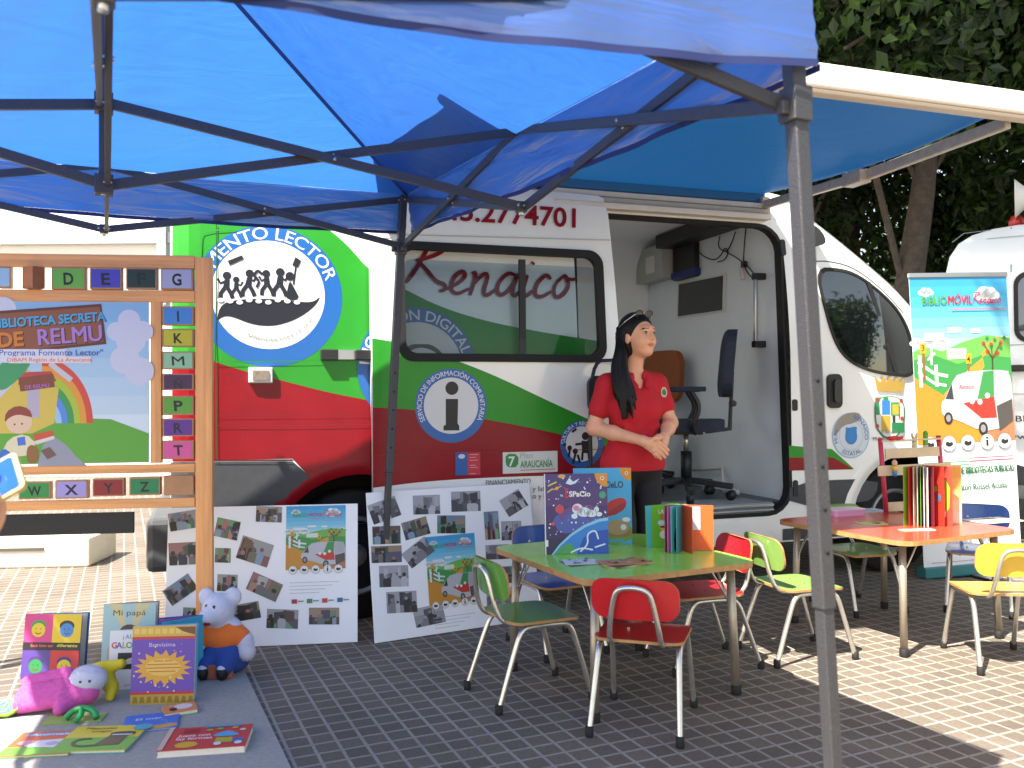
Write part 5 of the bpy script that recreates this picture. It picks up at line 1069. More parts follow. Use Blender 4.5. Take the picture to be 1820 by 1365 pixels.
A.rect(*eu(4, 645), *eu(122, 621), 'e6e8f6'); A.text('"Programa Fomento Lector"', *eu(92, 632), .024, '4a5ac0', .012, width=.42); A.rect(*eu(20, 646), *eu(165, 634), 'f4e8ea'); A.text('DIBAM Región de La Araucanía', *eu(92, 643), .016, 'e0685a', .012, width=.33)
A.build('picture', pn)
# ================================================================ grey mat and what lies on it
MTZ = RD(24.5); c0 = gp(432, 1192)
mt = MB(); mt.prism(rrect(-1.9, -1.7, 0, 0, .02), .0, .012, lambda u, v, h: (u, v, h), mat('9a9894', .9, var=.12, scale=60, bump=.5, bscale=400, k=.9, name='felt_carpet'))
mo = mt.build('floor_mat', bev=.003); mo.location = (c0.x, c0.y, .001); mo.rotation_euler = (0, 0, MTZ); tag(mo, 'grey felt mat spread on the paving under the picture books and toys', 'mat')
MZ = .013
def om(x, y): return gp(x, y, MZ)
def a_quad(A, w, h):
    for x, y, c, f, hc in ((0, .56, 'd8408a', 'e8c830', '2f9a50'), (.5, .56, 'e8c828', '3a8ad0', '2a2a30'), (0, 0, '5a3f98', '2a8a4a', '4a3078'), (.5, 0, 'd03030', 'e8c830', '2a2a7a')):
        A.rect(x*w, y*h, (x+.5)*w, (y+.44)*h, c); A.ell((x+.25)*w, (y+.26)*h, .13*w, .085*h, hc); A.ell((x+.25)*w, (y+.19)*h, .12*w, .11*h, f)
        for s in (-.04, .04): A.ell((x+.25+s)*w, (y+.21)*h, .010*w, c='1c1c20', n=8)
        A.stroke([((x+.20)*w, (y+.15)*h), ((x+.25)*w, (y+.125)*h), ((x+.30)*w, (y+.15)*h)], .004, '8a2020')
    A.rect(0, .44*h, w, .56*h, '1c1c20'); A.text('Está bien ser', .34*w, .49*h, .045*h, 'e05a6a', .02, width=.40*w); A.text('diferente', .78*w, .495*h, .045*h, 'd8d040', .02, width=.36*w)
book('square book with four bright coloured faces, standing at the back of the mat', gp(36, 1206, .002), RD(-4), .245, .26, '2f7ab0', a_quad, 20, lean=8)
def a_dad(A, w, h):
    A.rect(0, 0, w, h, 'a8ccd0'); A.poly([(.5*w, .5*h), (.1*w, h), (.35*w, h)], 'd8cc98'); A.poly([(.5*w, .5*h), (.62*w, h), (.9*w, h)], 'd8cc98'); A.ell(.52*w, .32*h, .42*w, .28*h, 'c8a890'); A.ell(.5*w, .5*h, .2*w, .19*h, 'd0a890'); A.poly(smooth([(.3*w, .55*h), (.34*w, .68*h), (.5*w, .73*h), (.68*w, .68*h), (.71*w, .55*h), (.6*w, .62*h), (.4*w, .62*h)], 1), '4a3a34')
    A.ell(.43*w, .5*h, .012*w, c='3a2a24', n=8); A.ell(.58*w, .5*h, .012*w, c='3a2a24', n=8); A.text('Mi papá', .5*w, .84*h, .075*h, '4a4a40', 0, width=.62*w)
book('pale blue picture book with a boy on its cover, standing behind the white book', gp(178, 1206, .002), RD(2), .215, .30, 'a8ccd0', a_dad, 24, lean=7, back='8a8a80')
def a_gal(A, w, h):
    A.rect(0, 0, w, h, 'e8eaf0')
    for i, ch in enumerate('¡AL'): A.text(ch, (.34+.1*i)*w, .86*h, .07*h, ('d04a4a', '4a8ad0', '5aa84a')[i], .02)
    for i, ch in enumerate('GALOPE!'): A.text(ch, (.12+.125*i)*w, .70*h, .10*h, ('d04a4a', '4a6ad0', 'e0a030', '5aa84a', 'b04a98', 'd04a4a', '3a9ab0')[i], .03)
    A.rect(.22*w, .34*h, .95*w, .62*h, '22262c'); A.poly(smooth([(.3*w, .4*h), (.5*w, .55*h), (.75*w, .5*h), (.85*w, .4*h), (.6*w, .44*h)], 1), 'c8c8c0'); A.text('galopa', .6*w, .06*h, .03*h, '9a9aa8', width=.4*w)
book('white picture book with a black window in its cover, partly behind the purple book', gp(191, 1226, MZ), RD(3), .155, .225, 'e4e8f0', a_gal, 20, lean=7)
def a_burst(A, w, h):
    A.rect(0, 0, w, h, '6a48b0'); A.rect(0, .86*h, w, h, 'd8b048'); A.rect(0, 0, w, .13*h, 'b89a30'); A.rect(0, .83*h, w, .865*h, 'c8383a'); A.rect(0, .125*h, w, .16*h, 'c02a34')
    for i in range(9): A.poly([((.03+.11*i)*w, .02*h), ((.12+.11*i)*w, .02*h), ((.10+.11*i)*w, .10*h), ((.05+.11*i)*w, .10*h)], '8a7220', keep=True); A.rect((.03+.11*i)*w, .90*h, (.11+.11*i)*w, .97*h, 'e8c868', keep=True)
    A.h += A.st; r = random.Random(8)
    A.poly([((.5+(.47 if i % 2 == 0 else .33+.03*r.random())*math.cos(2*math.pi*i/34))*w, (.46+(.235 if i % 2 == 0 else .155)*math.sin(2*math.pi*i/34))*h) for i in range(34)], 'e0a838'); A.ell(.5*w, .47*h, .28*w, .11*h, 'ecc060')
    A.text('Brevísima', .48*w, .735*h, .05*h, 'c8b8ec', .01, width=.42*w)
    for i, wd in enumerate((.3, .5, .56, .44)): A.rect((.5-wd/2)*w, (.545-.045*i)*h, (.5+wd/2)*w, (.558-.045*i)*h, 'c0782a', keep=True)
    A.h += A.st; stars(A, w, h*.8, 26, 6, 'e8d890'); A.poly([(.68*w, .985*h), (w, .985*h), (w, .88*h), (.82*w, .92*h)], '7a4a30')
book('purple and gold starburst book standing upright in the middle of the mat', om(231, 1253), RD(3), .232, .285, '8fb4d8', a_burst, 13, lean=6, back='7ab0dc')
def a_spread(A, w, h):
    A.rect(0, 0, w, h, '2f55b0'); A.rect(0, 0, w, .33*h, 'c02430'); A.poly(smooth([(.1*w, .45*h), (.5*w, .9*h), (.85*w, .6*h)], 1), '3f8ad0')
b = om(361, 1206); o = book('blue and red board book opened wide beside the white plush', b, RD(196), .17, .26, '2a60b8', None, 40, lean=0, back='38a8c8', pages=['3aa0c0', 'c84a8a', '3a50b0', '48b0c8'])
A = Art(lambda u, v, h: (u, .0035+h, v)); a_spread(A, .17, .26); A.build('cover_print', o)
def a_cat(A, w, h):
    A.rect(0, 0, w, h, 'e4cc2c'); A.rect(0, 0, w, .52*h, '6ab838'); A.text('Mascotas', .38*w, .85*h, .09*h, '8a6a1a', .01, width=.42*w); A.text('amigas', .42*w, .73*h, .08*h, '8a6a1a', .01, width=.28*w)
    A.poly([(.50*w, .18*h), (.84*w, .2*h), (.86*w, .66*h), (.62*w, .66*h)], '5a4434'); A.poly(smooth([(.58*w, .62*h), (.60*w, .72*h), (.9*w, .74*h), (.94*w, .62*h), (.85*w, .55*h), (.64*w, .53*h)], 1), '2c2a2c'); A.rect(.62*w, .58*h, .9*w, .62*h, 'e8e8e8')
    A.stroke(smooth([(.56*w, .2*h), (.3*w, .16*h), (.18*w, .3*h), (.24*w, .46*h), (.4*w, .46*h)], 2, False), .012, '4a3a2c'); A.ell(.95*w, .9*h, .13*w, .13*h, '48b0c0')
flat_book('yellow and green picture book with a cat, lying flat at the front of the mat', om(86, 1342), RD(3), .24, .215, .010, 'e4cc2c', a_cat, edge='3ab0a8')
def a_cow(A, w, h):
    A.rect(0, 0, w, h, 'e0602c'); A.rect(0, 0, w, .35*h, '6ab838'); A.rect(.1*w, .80*h, .92*w, .92*h, '4aa0d8'); A.text('Animales', .5*w, .815*h, .09*h, 'f0f4f8', .02, width=.7*w)
    A.poly(smooth([(.2*w, .35*h), (.3*w, .6*h), (.6*w, .62*h), (.85*w, .65*h), (.86*w, .4*h), (.75*w, .25*h), (.5*w, .3*h)], 2), 'e8e4ee'); A.ell(.22*w, .52*h, .12*w, .10*h, 'e8a0b8'); A.ell(.62*w, .45*h, .10*w, .08*h, 'c0b0d8')
flat_book('orange picture book with a white cow, lying flat at the left front corner', om(-8, 1350), RD(6), .22, .20, .009, 'e0602c', a_cow, edge='5aa840')
def a_shape(A, w, h):
    A.rect(0, 0, w, h, 'd03c3e'); A.text('Juega con', .34*w, .56*h, .11*h, 'f4e4e0', .02, width=.38*w, ); A.text('las formas', .36*w, .42*h, .11*h, 'f4e4e0', .02, width=.42*w)
    A.ell(.30*w, .2*h, .13*w, .13*h, 'e4b430'); A.rect(.19*w, .72*h, .38*w, .92*h, 'a81e28'); A.poly(smooth([(.55*w, .48*h), (.62*w, .66*h), (.74*w, .74*h), (.84*w, .6*h), (.9*w, .48*h)], 1), '4ab0dc'); A.poly([(.62*w, .2*h), (.62*w, .42*h), (.8*w, .42*h), (.86*w, .2*h)], 'b8b830'); A.rect(.82*w, .2*h, .95*w, .36*h, '3a6ac0')
    for u in (.66, .90): A.ell(u*w, .16*h, .045*w, .07*h, 'e8e8e8')
    for u, v, c in ((.5, .8, '8ac048'), (.62, .84, '8ac048'), (.8, .86, 'e4b430'), (.9, .74, 'e8d8d0')): A.ell(u*w, v*h, .04*w, .05*h, c, 10, keep=True)
    A.h += A.st; A.rect(.42*w, .92*h, .86*w, .985*h, '3a9ac8'); A.rect(0, 0, .06*w, h, 'd8b8a8')
flat_book('thick red board book of shapes lying flat at the right front of the mat', om(278, 1348), RD(9), .272, .19, .022, 'd03c3e', a_shape, edge='e8e2dc')
def a_sea(A, w, h):
    A.rect(0, 0, w, h, '3a78d8'); A.poly(smooth([(0, 0), (w, 0), (w, .3*h), (.5*w, .2*h), (0, .35*h)], 1), 'd8a858'); stars(A, w, h, 14, 9, 'a8d0f0'); A.text('El mar', .45*w, .62*h, .12*h, 'dce8f8', .02, width=.5*w)
flat_book('blue picture book lying flat between the yellow book and the purple one', om(214, 1306), RD(17), .18, .16, .007, '3a78d8', a_sea)
def a_or(A, w, h):
    A.rect(0, 0, w, h, 'e8945a'); A.ell(.62*w, .6*h, .28*w, .3*h, 'f0e8e4'); A.ell(.3*w, .4*h, .12*w, .2*h, '3a2a28'); A.text('Yo', .3*w, .75*h, .12*h, 'f4ece0', .02)
flat_book('little orange book lying askew below the purple book', om(292, 1277), RD(28), .115, .095, .014, 'e8945a', a_or, edge='6ab048')
def a_dk(A, w, h):
    A.rect(0, 0, w, h, '3a7a5a'); A.poly(smooth([(.1*w, .2*h), (.5*w, .1*h), (.9*w, .3*h), (.7*w, .5*h), (.3*w, .45*h)], 1), '7a4a3a'); A.poly(smooth([(.2*w, .6*h), (.6*w, .55*h), (.8*w, .8*h), (.3*w, .85*h)], 1), '2a5a6a'); A.ell(.5*w, .35*h, .12*w, .08*h, 'd89048')
flat_book('dark green picture book lying flat in front of the four face book', om(32, 1222), RD(10), .23, .13, .008, '3a7a5a', a_dk)
flat_book('pale green leaflet book lying under the green toy', om(72, 1290), RD(10), .20, .08, .005, '9ab85a')
bk_ = MB(); bk_.box((0, 0, .03), (.10, .055, .058), mat('a05a44', .8, var=.2, scale=30, bump=.3, bscale=120, name='fired_brick')); bo2 = bk_.build('brick', bev=.004); q = om(392, 1204); bo2.location = q; bo2.rotation_euler = (0, 0, RD(12)); tag(bo2, 'small red brick weighing down the back corner of the mat', 'brick')
# plush, a plain white stuffed animal
def fuzz(o, n, ln, seed=1):
    """short pile: thin fibres standing on the surface, added to the same mesh"""
    me = o.data; r = np.random.default_rng(seed); bmx = bmesh.new(); bmx.from_mesh(me); fs = list(bmx.faces); ar = np.array([f.calc_area() for f in fs]); pk = r.choice(len(fs), n, p=ar/ar.sum())
    new = []
    for k in pk:
        f = fs[k]; c = f.calc_center_median(); nn = f.normal; d = (nn+Vector(r.normal(size=3)*.45)).normalized(); s = nn.cross(Vector(r.normal(size=3))).normalized()*.0007
        new.append((c+s, c-s, c+d*ln*r.uniform(.6, 1.2), f.material_index))
    for a, b, c, mi in new: q = bmx.faces.new([bmx.verts.new(v) for v in (a, b, c)]); q.material_index = mi
    bmx.to_mesh(me); bmx.free(); return o
PW = mat('d4d6ea', .95, var=.04, scale=30, bump=.4, bscale=260, name='white_plush'); pq = gp(396, 1196, .012); pl_ = thing('plush_toy', pq, 'white stuffed toy with orange top and blue trousers sitting by the frame post', 'plush toy', RD(-4)); pl_.scale = (.86, .86, .95)
sd_ = SDF((-.17, -.17, 0), (.21, .14, .42), .0045)
for a in ((( 0, .0, .12), (.085, .07, .11)), ((-.02, -.005, .275), (.076, .074, .074)), ((-.085, .01, .33), (.038, .022, .038)), ((.045, .015, .33), (.042, .022, .040)), ((-.05, -.068, .255), (.040, .034, .034))): sd_.ell(*a, k=.02)
sd_.cap((.05, 0, .20), (.115, -.01, .145), .04, .034, .02); sd_.cap((.115, -.01, .145), (.125, -.015, .10), .034, .04, .02); sd_.cap((-.06, -.02, .20), (-.09, -.06, .13), .036, .03, .02)
def ppaint(C):
    m = np.zeros(len(C), int); m[(np.linalg.norm(C-np.array((-.068, -.112, .268)), axis=1) < .0165)] = 1
    for e in ((-.055, -.062, .305), (-.012, -.072, .303)): m[np.linalg.norm(C-np.array(e), axis=1) < .0075] = 1
    m[(np.linalg.norm((C-np.array((-.045, -.10, .228)))/np.array((1.5, 1.5, .8)), axis=1) < .019)] = 2
    return m
fuzz(soft('body', sd_, PW, pl_, paint=ppaint, mats=(mat('141416', .4), mat('c02028', .6))), 9000, .008)
sd_ = SDF((-.14, -.13, .08), (.16, .13, .26), .0045); sd_.ell((0, 0, .155), (.094, .08, .065), .02); sd_.cap((.04, 0, .195), (.10, -.008, .158), .045, .042, .02); sd_.cap((-.06, -.02, .195), (-.08, -.045, .155), .042, .038, .02)
soft('top', sd_, mat('e8742a', .9, bump=.3, bscale=40), pl_)
sd_ = SDF((-.16, -.2, 0), (.16, .13, .18), .0045); sd_.ell((0, 0, .10), (.10, .085, .055), .03); sd_.cap((-.045, -.03, .075), (-.052, -.085, .055), .056, .042, .03); sd_.cap((.045, -.03, .075), (.045, -.085, .055), .056, .042, .03); sd_.ell((.02, .02, .045), (.10, .075, .05), .03)
soft('trousers', sd_, mat('2a4a98', .9, bump=.4, bscale=50), pl_)
for s in (-.05, .042):
    sd_ = SDF((s-.05, -.18, -.01), (s+.05, -.06, .09), .004); sd_.ell((s, -.105, .035), (.028, .04, .036), .01)
    soft('shoe', sd_, mat('121216', .6), pl_, paint=lambda C: (C[:, 2] > .052).astype(int), mats=(PW,))
# pink cloth puppet lying on the mat, with its cloth book
q = om(120, 1262); pp_ = thing('cloth_puppet', q, 'pink cloth hand puppet with a round white head lying on the mat', 'puppet', RD(10)); PK = mat('d860b0', .95, var=.06, scale=30, bump=.4, bscale=60, name='pink_cloth')
sd_ = SDF((-.16, -.1, -.01), (.13, .14, .16), .0045); sd_.ell((.055, .05, .092), (.066, .055, .052), .01); fuzz(soft('head', sd_, PW, pp_, paint=lambda C: ((np.linalg.norm(C-np.array((.045, .0, .10)), axis=1) < .006) | (np.linalg.norm(C-np.array((.075, .002, .10)), axis=1) < .006)).astype(int), mats=(mat('303040', .5),)), 3500, .006)
sd_ = SDF((-.2, -.12, -.01), (.13, .14, .16), .0045); [sd_.cap((-.15, y_, .035+.06*t_), (-.02, y_, .045+.075*t_), .028, .028, .012) for y_, t_ in ((-.02, 0), (.02, .5), (.06, .9), (.0, .3))]; sd_.cap((.02, .02, .045), (.06, .03, .05), .045, .04, .02); sd_.cap((.01, -.01, .03), (-.01, -.06, .022), .026, .02, .02); fuzz(soft('body', sd_, PK, pp_), 6000, .005)
q = om(36, 1268); cb_ = thing('cloth_book', q, 'soft cloth book printed blue, orange and green, folded beside the pink puppet', 'cloth book', RD(16))
m = MB(); vs = []; nx = 14
for i in range(nx+1):
    for j in range(7): u = -.17+.24*i/nx; v = -.045+.15*j/6; vs.append((u, v, .012+.055*math.exp(-((u-.04)/.06)**2)*(.6+.4*j/6)+.006*math.sin(i*1.3+j)))
for k, c in enumerate(('48b0cc', 'd8803a', '8ab03a')):
    fs = [(i*7+j, (i+1)*7+j, (i+1)*7+j+1, i*7+j+1) for i in range(nx) for j in range(6) if (2 if j < 1 else 1 if (i*3+j*5) % 7 < 2 and i < 8 else 0) == k]; m.add(vs, fs, mat(c, .9, var=.15, scale=40), True)
o = m.build('pages', cb_, fix=False); o.modifiers.new('s', 'SOLIDIFY').thickness = .01
q = om(196, 1246); yp = thing('cloth_puppet', q, 'yellow cloth puppet lying limp between the pink puppet and the purple book', 'puppet', 0); YE = mat('d4c02c', .95, var=.08, scale=30, bump=.5, bscale=50, name='yellow_cloth')
sd_ = SDF((-.12, -.05, -.01), (.08, .12, .15), .004); sd_.cap((-.07, .05, .10), (.02, .05, .125), .030, .018, .015); sd_.cap((-.05, .05, .09), (-.005, .03, .03), .040, .022, .015); sd_.cap((-.005, .03, .05), (.0, .0, .015), .022, .016, .01); soft('body', sd_, YE, yp)
q = om(146, 1283); fg = thing('rubber_toy', q, 'small bright green rubber toy with bent limbs on the mat', 'toy', 0)
m = MB(); GRN = mat('1f9a4a', .4); m.tube(smooth([(-.06, 0, .012), (-.04, .02, .035), (0, .025, .042), (.035, .02, .03), (.05, 0, .014)], 2, False), .011, GRN, 10); m.tube(smooth([(-.01, .02, .04), (.0, -.01, .025), (-.01, -.03, .012)], 2, False), .010, GRN, 10); m.build('body', fg)
# ================================================================ left background
kb = MB(); kb.box((-12, 14.0, 2.6), (13.8, 2, 5.2), mat('efeee8', .7, var=.03, scale=2, k=.95, name='whitewash')); ko = kb.build('building', bev=.02); tag(ko, 'long white building with a grey eave band across the square, at left', 'building')
kb = MB(); kb.box((-12, 12.93, 3.55), (13.9, .12, .16), mat('c8cad0', .6)); kb.build('eave_band', ko); kb = MB(); kb.box((-5.16, 12.9, 3.2), (.14, .14, 1.3), mat('9aa4ae', .5)); kb.build('drainpipe', ko)
q = gp(158, 1008); kx = MB(); kx.box((-1.3, .25, .10), (2.6, .5, .20), mat('e8e2d2', .8, var=.06, scale=6, bump=.2, name='concrete')); ke = kx.build('concrete_bench', bev=.015); ke.location = (q.x, q.y, 0); ke.rotation_euler = (0, 0, RD(4)); tag(ke, 'low white concrete bench block on the sunny paving behind the frame', 'bench')
kx = MB(); kx.box((-1.4, -.004, .13), (2.2, .012, .02), mat('55524c', .8)); kx.build('groove', ke)
# ================================================================ second van
VA2 = RD(-30); VE2 = Vector((math.cos(VA2), math.sin(VA2), 0)); VN2 = Vector((math.sin(VA2), -math.cos(VA2), 0))
v2 = thing('parked_van', dp(1680, 800, 6.8).xy.to_3d(), 'second white van parked behind the banner at the right edge', 'van', VA2)
v2.location.z = 0; O2 = Vector((v2.location.x, v2.location.y, 0))
def v2z(x, y): p = pp(x, y, O2, VN2); return ((p-O2).dot(VE2), p.z)
WH2 = mat('dfe6ea', .3, var=.03, scale=3, k=.85, coat=.5, name='white_body_paint')
def S2(z): return .10*max(0, (z-1.3)/1.0)**1.6+.22*max(0, (z-2.2)/.28)**2
def m2(o): return lambda a, z, h: (a, S2(z)-o-h, z)
ol = smooth([(0, .35), (0, 2.0), (.06, 2.30), (.25, 2.44), (.6, 2.48), (4.0, 2.48), (4.8, 1.9), (5.3, 1.2), (5.4, .35)], 1)
W2 = rrect(v2z(1801, 500)[0], v2z(1801, 610)[1], v2z(1801, 500)[0]+1.3, v2z(1801, 482)[1], .10)
b = MB(); V, T = fill([ol], .12); b.add([(a, S2(z), z) for a, z in V], T, WH2, True); b.add([(a, 1.9-S2(z), z) for a, z in V], [t[::-1] for t in T], WH2, True)
n = len(ol); vs = [(a, y, z) for a, z in ol for y in [S2(z)+(1.9-2*S2(z))*k/5 for k in range(6)]]
b.add(vs, [(i*6+k, ((i+1) % n)*6+k, ((i+1) % n)*6+k+1, i*6+k+1) for i in range(n) for k in range(5)], WH2, True); b.build('body', v2)
A = Art(m2(.004)); A.stroke([(.03, v2z(1700, 616)[1]), (4, v2z(1700, 616)[1]+.0)], .006, 'a8b0b6'); A.stroke([v2z(1797, 392), v2z(1797, 470), v2z(1797, 860)], .008, '8a949a'); A.stroke([(.3, 2.36), (4, 2.36)], .006, 'b8c0c4'); A.stroke([v2z(1690, 425), v2z(1710, 405), v2z(1760, 398)], .006, 'a8b0b6')
A.stroke([(.2, v2z(1800, 700)[1]), (4, v2z(1800, 700)[1])], .006, 'b0b8bc')
q = v2z(1786, 749); A.text('BIBLIOTECA MÓVIL', q[0], q[1], .045, '3a3236', .012, align='l', width=.75); q = v2z(1788, 780); A.text('www.biblioteca', q[0], q[1], .040, '3a3236', .004, align='l', width=.62); A.build('lettering', v2)
A = Art(m2(.003)); zc = v2z(1800, 862)[1]; A.poly([(.0, .36), (.0, zc), (5.2, zc), (5.3, .36)], CLAD, .15); A.build('cladding', v2)
f = MB(); Wi2 = rrect(W2[12][0]+.03, W2[18][1]+.03, W2[0][0]-.03, W2[0][1]-.03, .07); Wi2 = rrect(v2z(1801, 500)[0]+.03, v2z(1801, 610)[1]+.03, v2z(1801, 500)[0]+1.27, v2z(1801, 482)[1]-.03, .08); n = len(W2)
g2 = lambda L, o: [(a, S2(z)-o, z) for a, z in L]
f.add(g2(W2, .001)+g2(W2, .012)+g2(Wi2, .012)+g2(Wi2, .003), [(k*n+i, k*n+(i+1) % n, (k+1)*n+(i+1) % n, (k+1)*n+i) for k in range(3) for i in range(n)], RUB); fo = f.build('window', v2)
f = MB(); V, T = fill([Wi2], .15); f.add(g2(V, .0045), T, mat('2a3436', .04, spec=1, k=1, coat=1, name='cab_glass'), True); f.build('pane', fo, fix=False)
f = MB(); q = v2z(1778, 655); f.box((q[0]+.1, -.02, q[1]), (.28, .05, .05), BLACK); f.build('door_handle', v2, bev=.01)
for a in (.9, 4.4): f = MB(); f.lathe([(.2, -.1), (.32, -.095), (.335, -.07), (.335, .07), (.32, .1), (.2, .1)], (a, .14, .335), mat('1a1a1b', .8, var=.2, scale=40, k=1), 32, 'y'); f.build('wheel', v2)
q = v2z(1808, 388); f = MB(); f.lathe([(.06, 0), (.06, .05), (.04, .09), (.01, .10)], (q[0], .5, 2.48), mat('b02a20', .3), 16); f.build('beacon', v2)
f = MB(); f.lathe([(.03, .16), (.035, .05), (.06, -.02), (.10, -.08), (.15, -.13), (.155, -.135), (.14, -.125), (.02, .0)], (q[0]+.12, .34, 2.68), mat('d8d8d4', .5), 24, 'x'); f.box((q[0]+.14, .34, 2.55), (.05, .10, .16), mat('55585a', .5)); f.build('roof_horn', v2)
# ================================================================ trees
def leafmat(h, tr):
    m = bpy.data.materials.new('leaf'); m.use_nodes = True; nt = m.node_tree; p = nt.nodes['Principled BSDF']; c = [v for v in lin(h)]
    p.inputs['Base Color'].default_value = (*c, 1); p.inputs['Roughness'].default_value = .5
    t = nt.nodes.new('ShaderNodeBsdfTranslucent'); t.inputs[0].default_value = (c[0]*1.6, c[1]*1.7, c[2]*.7, 1); x = nt.nodes.new('ShaderNodeMixShader'); x.inputs[0].default_value = tr
    nt.links.new(p.outputs[0], x.inputs[1]); nt.links.new(t.outputs[0], x.inputs[2]); nt.links.new(x.outputs[0], nt.nodes['Material Output'].inputs[0]); return m
LF = [leafmat('1d2e18', .3), leafmat('283e1d', .35), leafmat('3e5824', .4)]; BARK = mat('5a5048', .9, var=.35, scale=14, bump=.8, bscale=30, k=.7, name='bark')
def crown(name, parent, blobs, n, size, seed, base=(0, 0, 0)):
    r = np.random.default_rng(seed); vol = np.array([b[3]**3 if len(b) < 5 else b[3]*b[4]*b[5] for b in blobs]); pick = r.choice(len(blobs), n//24+1, p=vol/vol.sum())
    C = []
    for k in pick:
        b = blobs[k]; d = r.normal(size=3); d /= np.linalg.norm(d); rr = r.uniform(.25, 1)**.45; R3 = np.array(b[3:6] if len(b) > 4 else [b[3]]*3); C.append(np.array(b[:3])+d*rr*R3)
    C = np.repeat(np.array(C), 24, 0)[:n]; P = C+r.normal(size=(n, 3))*size*2.1
    a = r.normal(size=(n, 3)); a[:, 2] -= .5; a /= np.linalg.norm(a, axis=1)[:, None]; nn = r.normal(size=(n, 3))+np.array((0, 0, .9)); b_ = np.cross(nn, a); b_ /= np.linalg.norm(b_, axis=1)[:, None]
    s = (size*r.uniform(.6, 1.25, n))[:, None]; mid = np.cross(a, b_)*s*.14
    V = np.stack([P-a*s, P+b_*s*.55-mid-a*s*.15, P+a*s*1.05, P-b_*s*.55-mid-a*s*.15], 1).reshape(-1, 3)
    me = bpy.data.meshes.new(name); me.from_pydata(V.tolist(), [], np.arange(4*n).reshape(n, 4).tolist())
    for m in LF: me.materials.append(m)
    tone = np.repeat(r.integers(0, 3, n//24+1), 24)[:n]; me.polygons.foreach_set('material_index', np.clip(tone+r.integers(-1, 2, n), 0, 2).astype(int).tolist()); me.update()
    return link(name, me, parent)
def tree(label, x, y, trunk, blobs, n, size, seed, group=None, limbs=True):
    t = thing('tree', (x, y, 0), label, 'tree', 0, group); m = MB(); pts = smooth([Vector(p) for p, _ in trunk], 0, False); m.tube([p for p, _ in trunk], [q for _, q in trunk], BARK, 12)
    top = Vector(trunk[-1][0]); rr = random.Random(seed)
    if limbs:
        for b in blobs[:9]:
            e = Vector(b[:3]); k = rr.randint(max(1, len(trunk)-3), len(trunk)-1); s0 = Vector(trunk[k][0]); md = (s0+e)/2+Vector((rr.uniform(-.2, .2), rr.uniform(-.2, .2), .25))
            r0 = trunk[k][1]*.6; m.tube(smooth([tuple(s0), tuple(md), tuple(e)], 2, False), [r0*(1-.85*i/9) for i in range(10)] if len(smooth([tuple(s0), tuple(md), tuple(e)], 2, False)) == 10 else r0*.4, BARK, 8)
    m.build('trunk', t); crown('crown', t, blobs, n, size, seed); return t
G = 'big dark trees behind the vans'
def big(label, x, y, lean, seed, n=26000, r0=.17, low=3.3, dx=0, dy=-.6, over=None):
    rr = random.Random(seed); tr = [((0, 0, 0), r0*1.35), ((lean*.25, 0, 1.0), r0), ((lean*.6, .05, 2.2), r0*.9), ((lean, .1, 3.4), r0*.75), ((lean*1.2, 0, 4.8), r0*.5)]
    bl = [(lean+dx+rr.uniform(-2.3, 2.3), dy+rr.uniform(-1.6, 1.8), low+1.0+rr.uniform(0, 4.2), 1.35, 1.3, 1.0) for _ in range(13)]+[(lean+dx, dy, low+4.4, 2.8, 2.4, 1.8)]
    if over: bl += [(lean+rr.uniform(*over[0]), rr.uniform(*over[1]), rr.uniform(8.0, 10.0), 1.7, 1.6, .9) for _ in range(over[2])]  # unseen crown masses added high overhead to shade the trees and vans
    return tree(label, x, y, tr, bl, n, .072, seed, G)
big('tall dark tree with a leaning trunk right of the van cab, nearer the camera', 4.05, 9.6, .55, 11, n=90000, over=((-2.4, 4), (-4.2, -1), 15))
big('dark tree with an upright trunk standing just behind the van cab', 4.1, 11.6, -.1, 12, r0=.14)
big('broad dark tree over the second van at the right edge', 7.2, 10.6, .2, 13, low=3.0, n=70000, over=((-2, 3), (-4.5, -1), 12))
big('dark tree filling the gap far behind the two vans', 5.4, 14.5, .3, 14, low=2.2, n=50000)
big('dark tree behind the second van, farthest to the right', 9.6, 12.8, -.2, 15, low=2.2, n=50000)
big('dark tree behind the bookmobile, its unseen overhead crown added to shade the van front', 1.2, 11.5, .2, 16, n=60000, over=((.1, 3.0), (-8.6, -5.0), 16))
def shrub(label, x, y, h, w, seed, n=12000, size=.09, grp='sunlit bushes beyond the dark trees'):
    r = random.Random(seed); t = thing('bush', (x, y, 0), label, 'bush', 0, grp); m = MB()
    for k in range(5): an = k*1.26; m.tube([(0, 0, 0), (w*.25*math.cos(an), w*.25*math.sin(an), h*.4), (w*.4*math.cos(an), w*.4*math.sin(an), h*.75)], [.03, .02, .008], BARK, 6)
    m.build('stems', t); crown('foliage', t, [(r.uniform(-.5, .5)*w, r.uniform(-.4, .4)*w, h*(.3+.5*r.random()), w*.42, w*.4, h*.3) for _ in range(7)], n, size, seed)
for i, (x, y, h, w) in enumerate(((5.4, 17.5, 5.6, 2.6), (8.4, 18.5, 5.8, 2.8), (11.4, 18.2, 5.6, 2.9), (15.0, 18.5, 6.0, 3.2))): shrub(['bright leafy bush seen between the trunks behind the van cab', 'bright leafy bush glimpsed left above the banner', 'bright leafy bush glimpsed above the second van roof', 'bright bush farthest right beyond the second van'][i], x, y, h, w, 40+i)
tree('small sunlit tree between the white building and the green van corner', -6.45, 16.2, [((0, 0, 0), .12), ((.05, 0, 1.5), .10), ((0, 0, 3.0), .07)], [(0, 0, 4.0, 1.1, .9, .9), (.6, 0, 3.5, .7, .7, .6), (-.5, .1, 4.6, .7, .7, .6), (.3, -.2, 4.8, .6, .6, .5)], 6000, .08, 21)
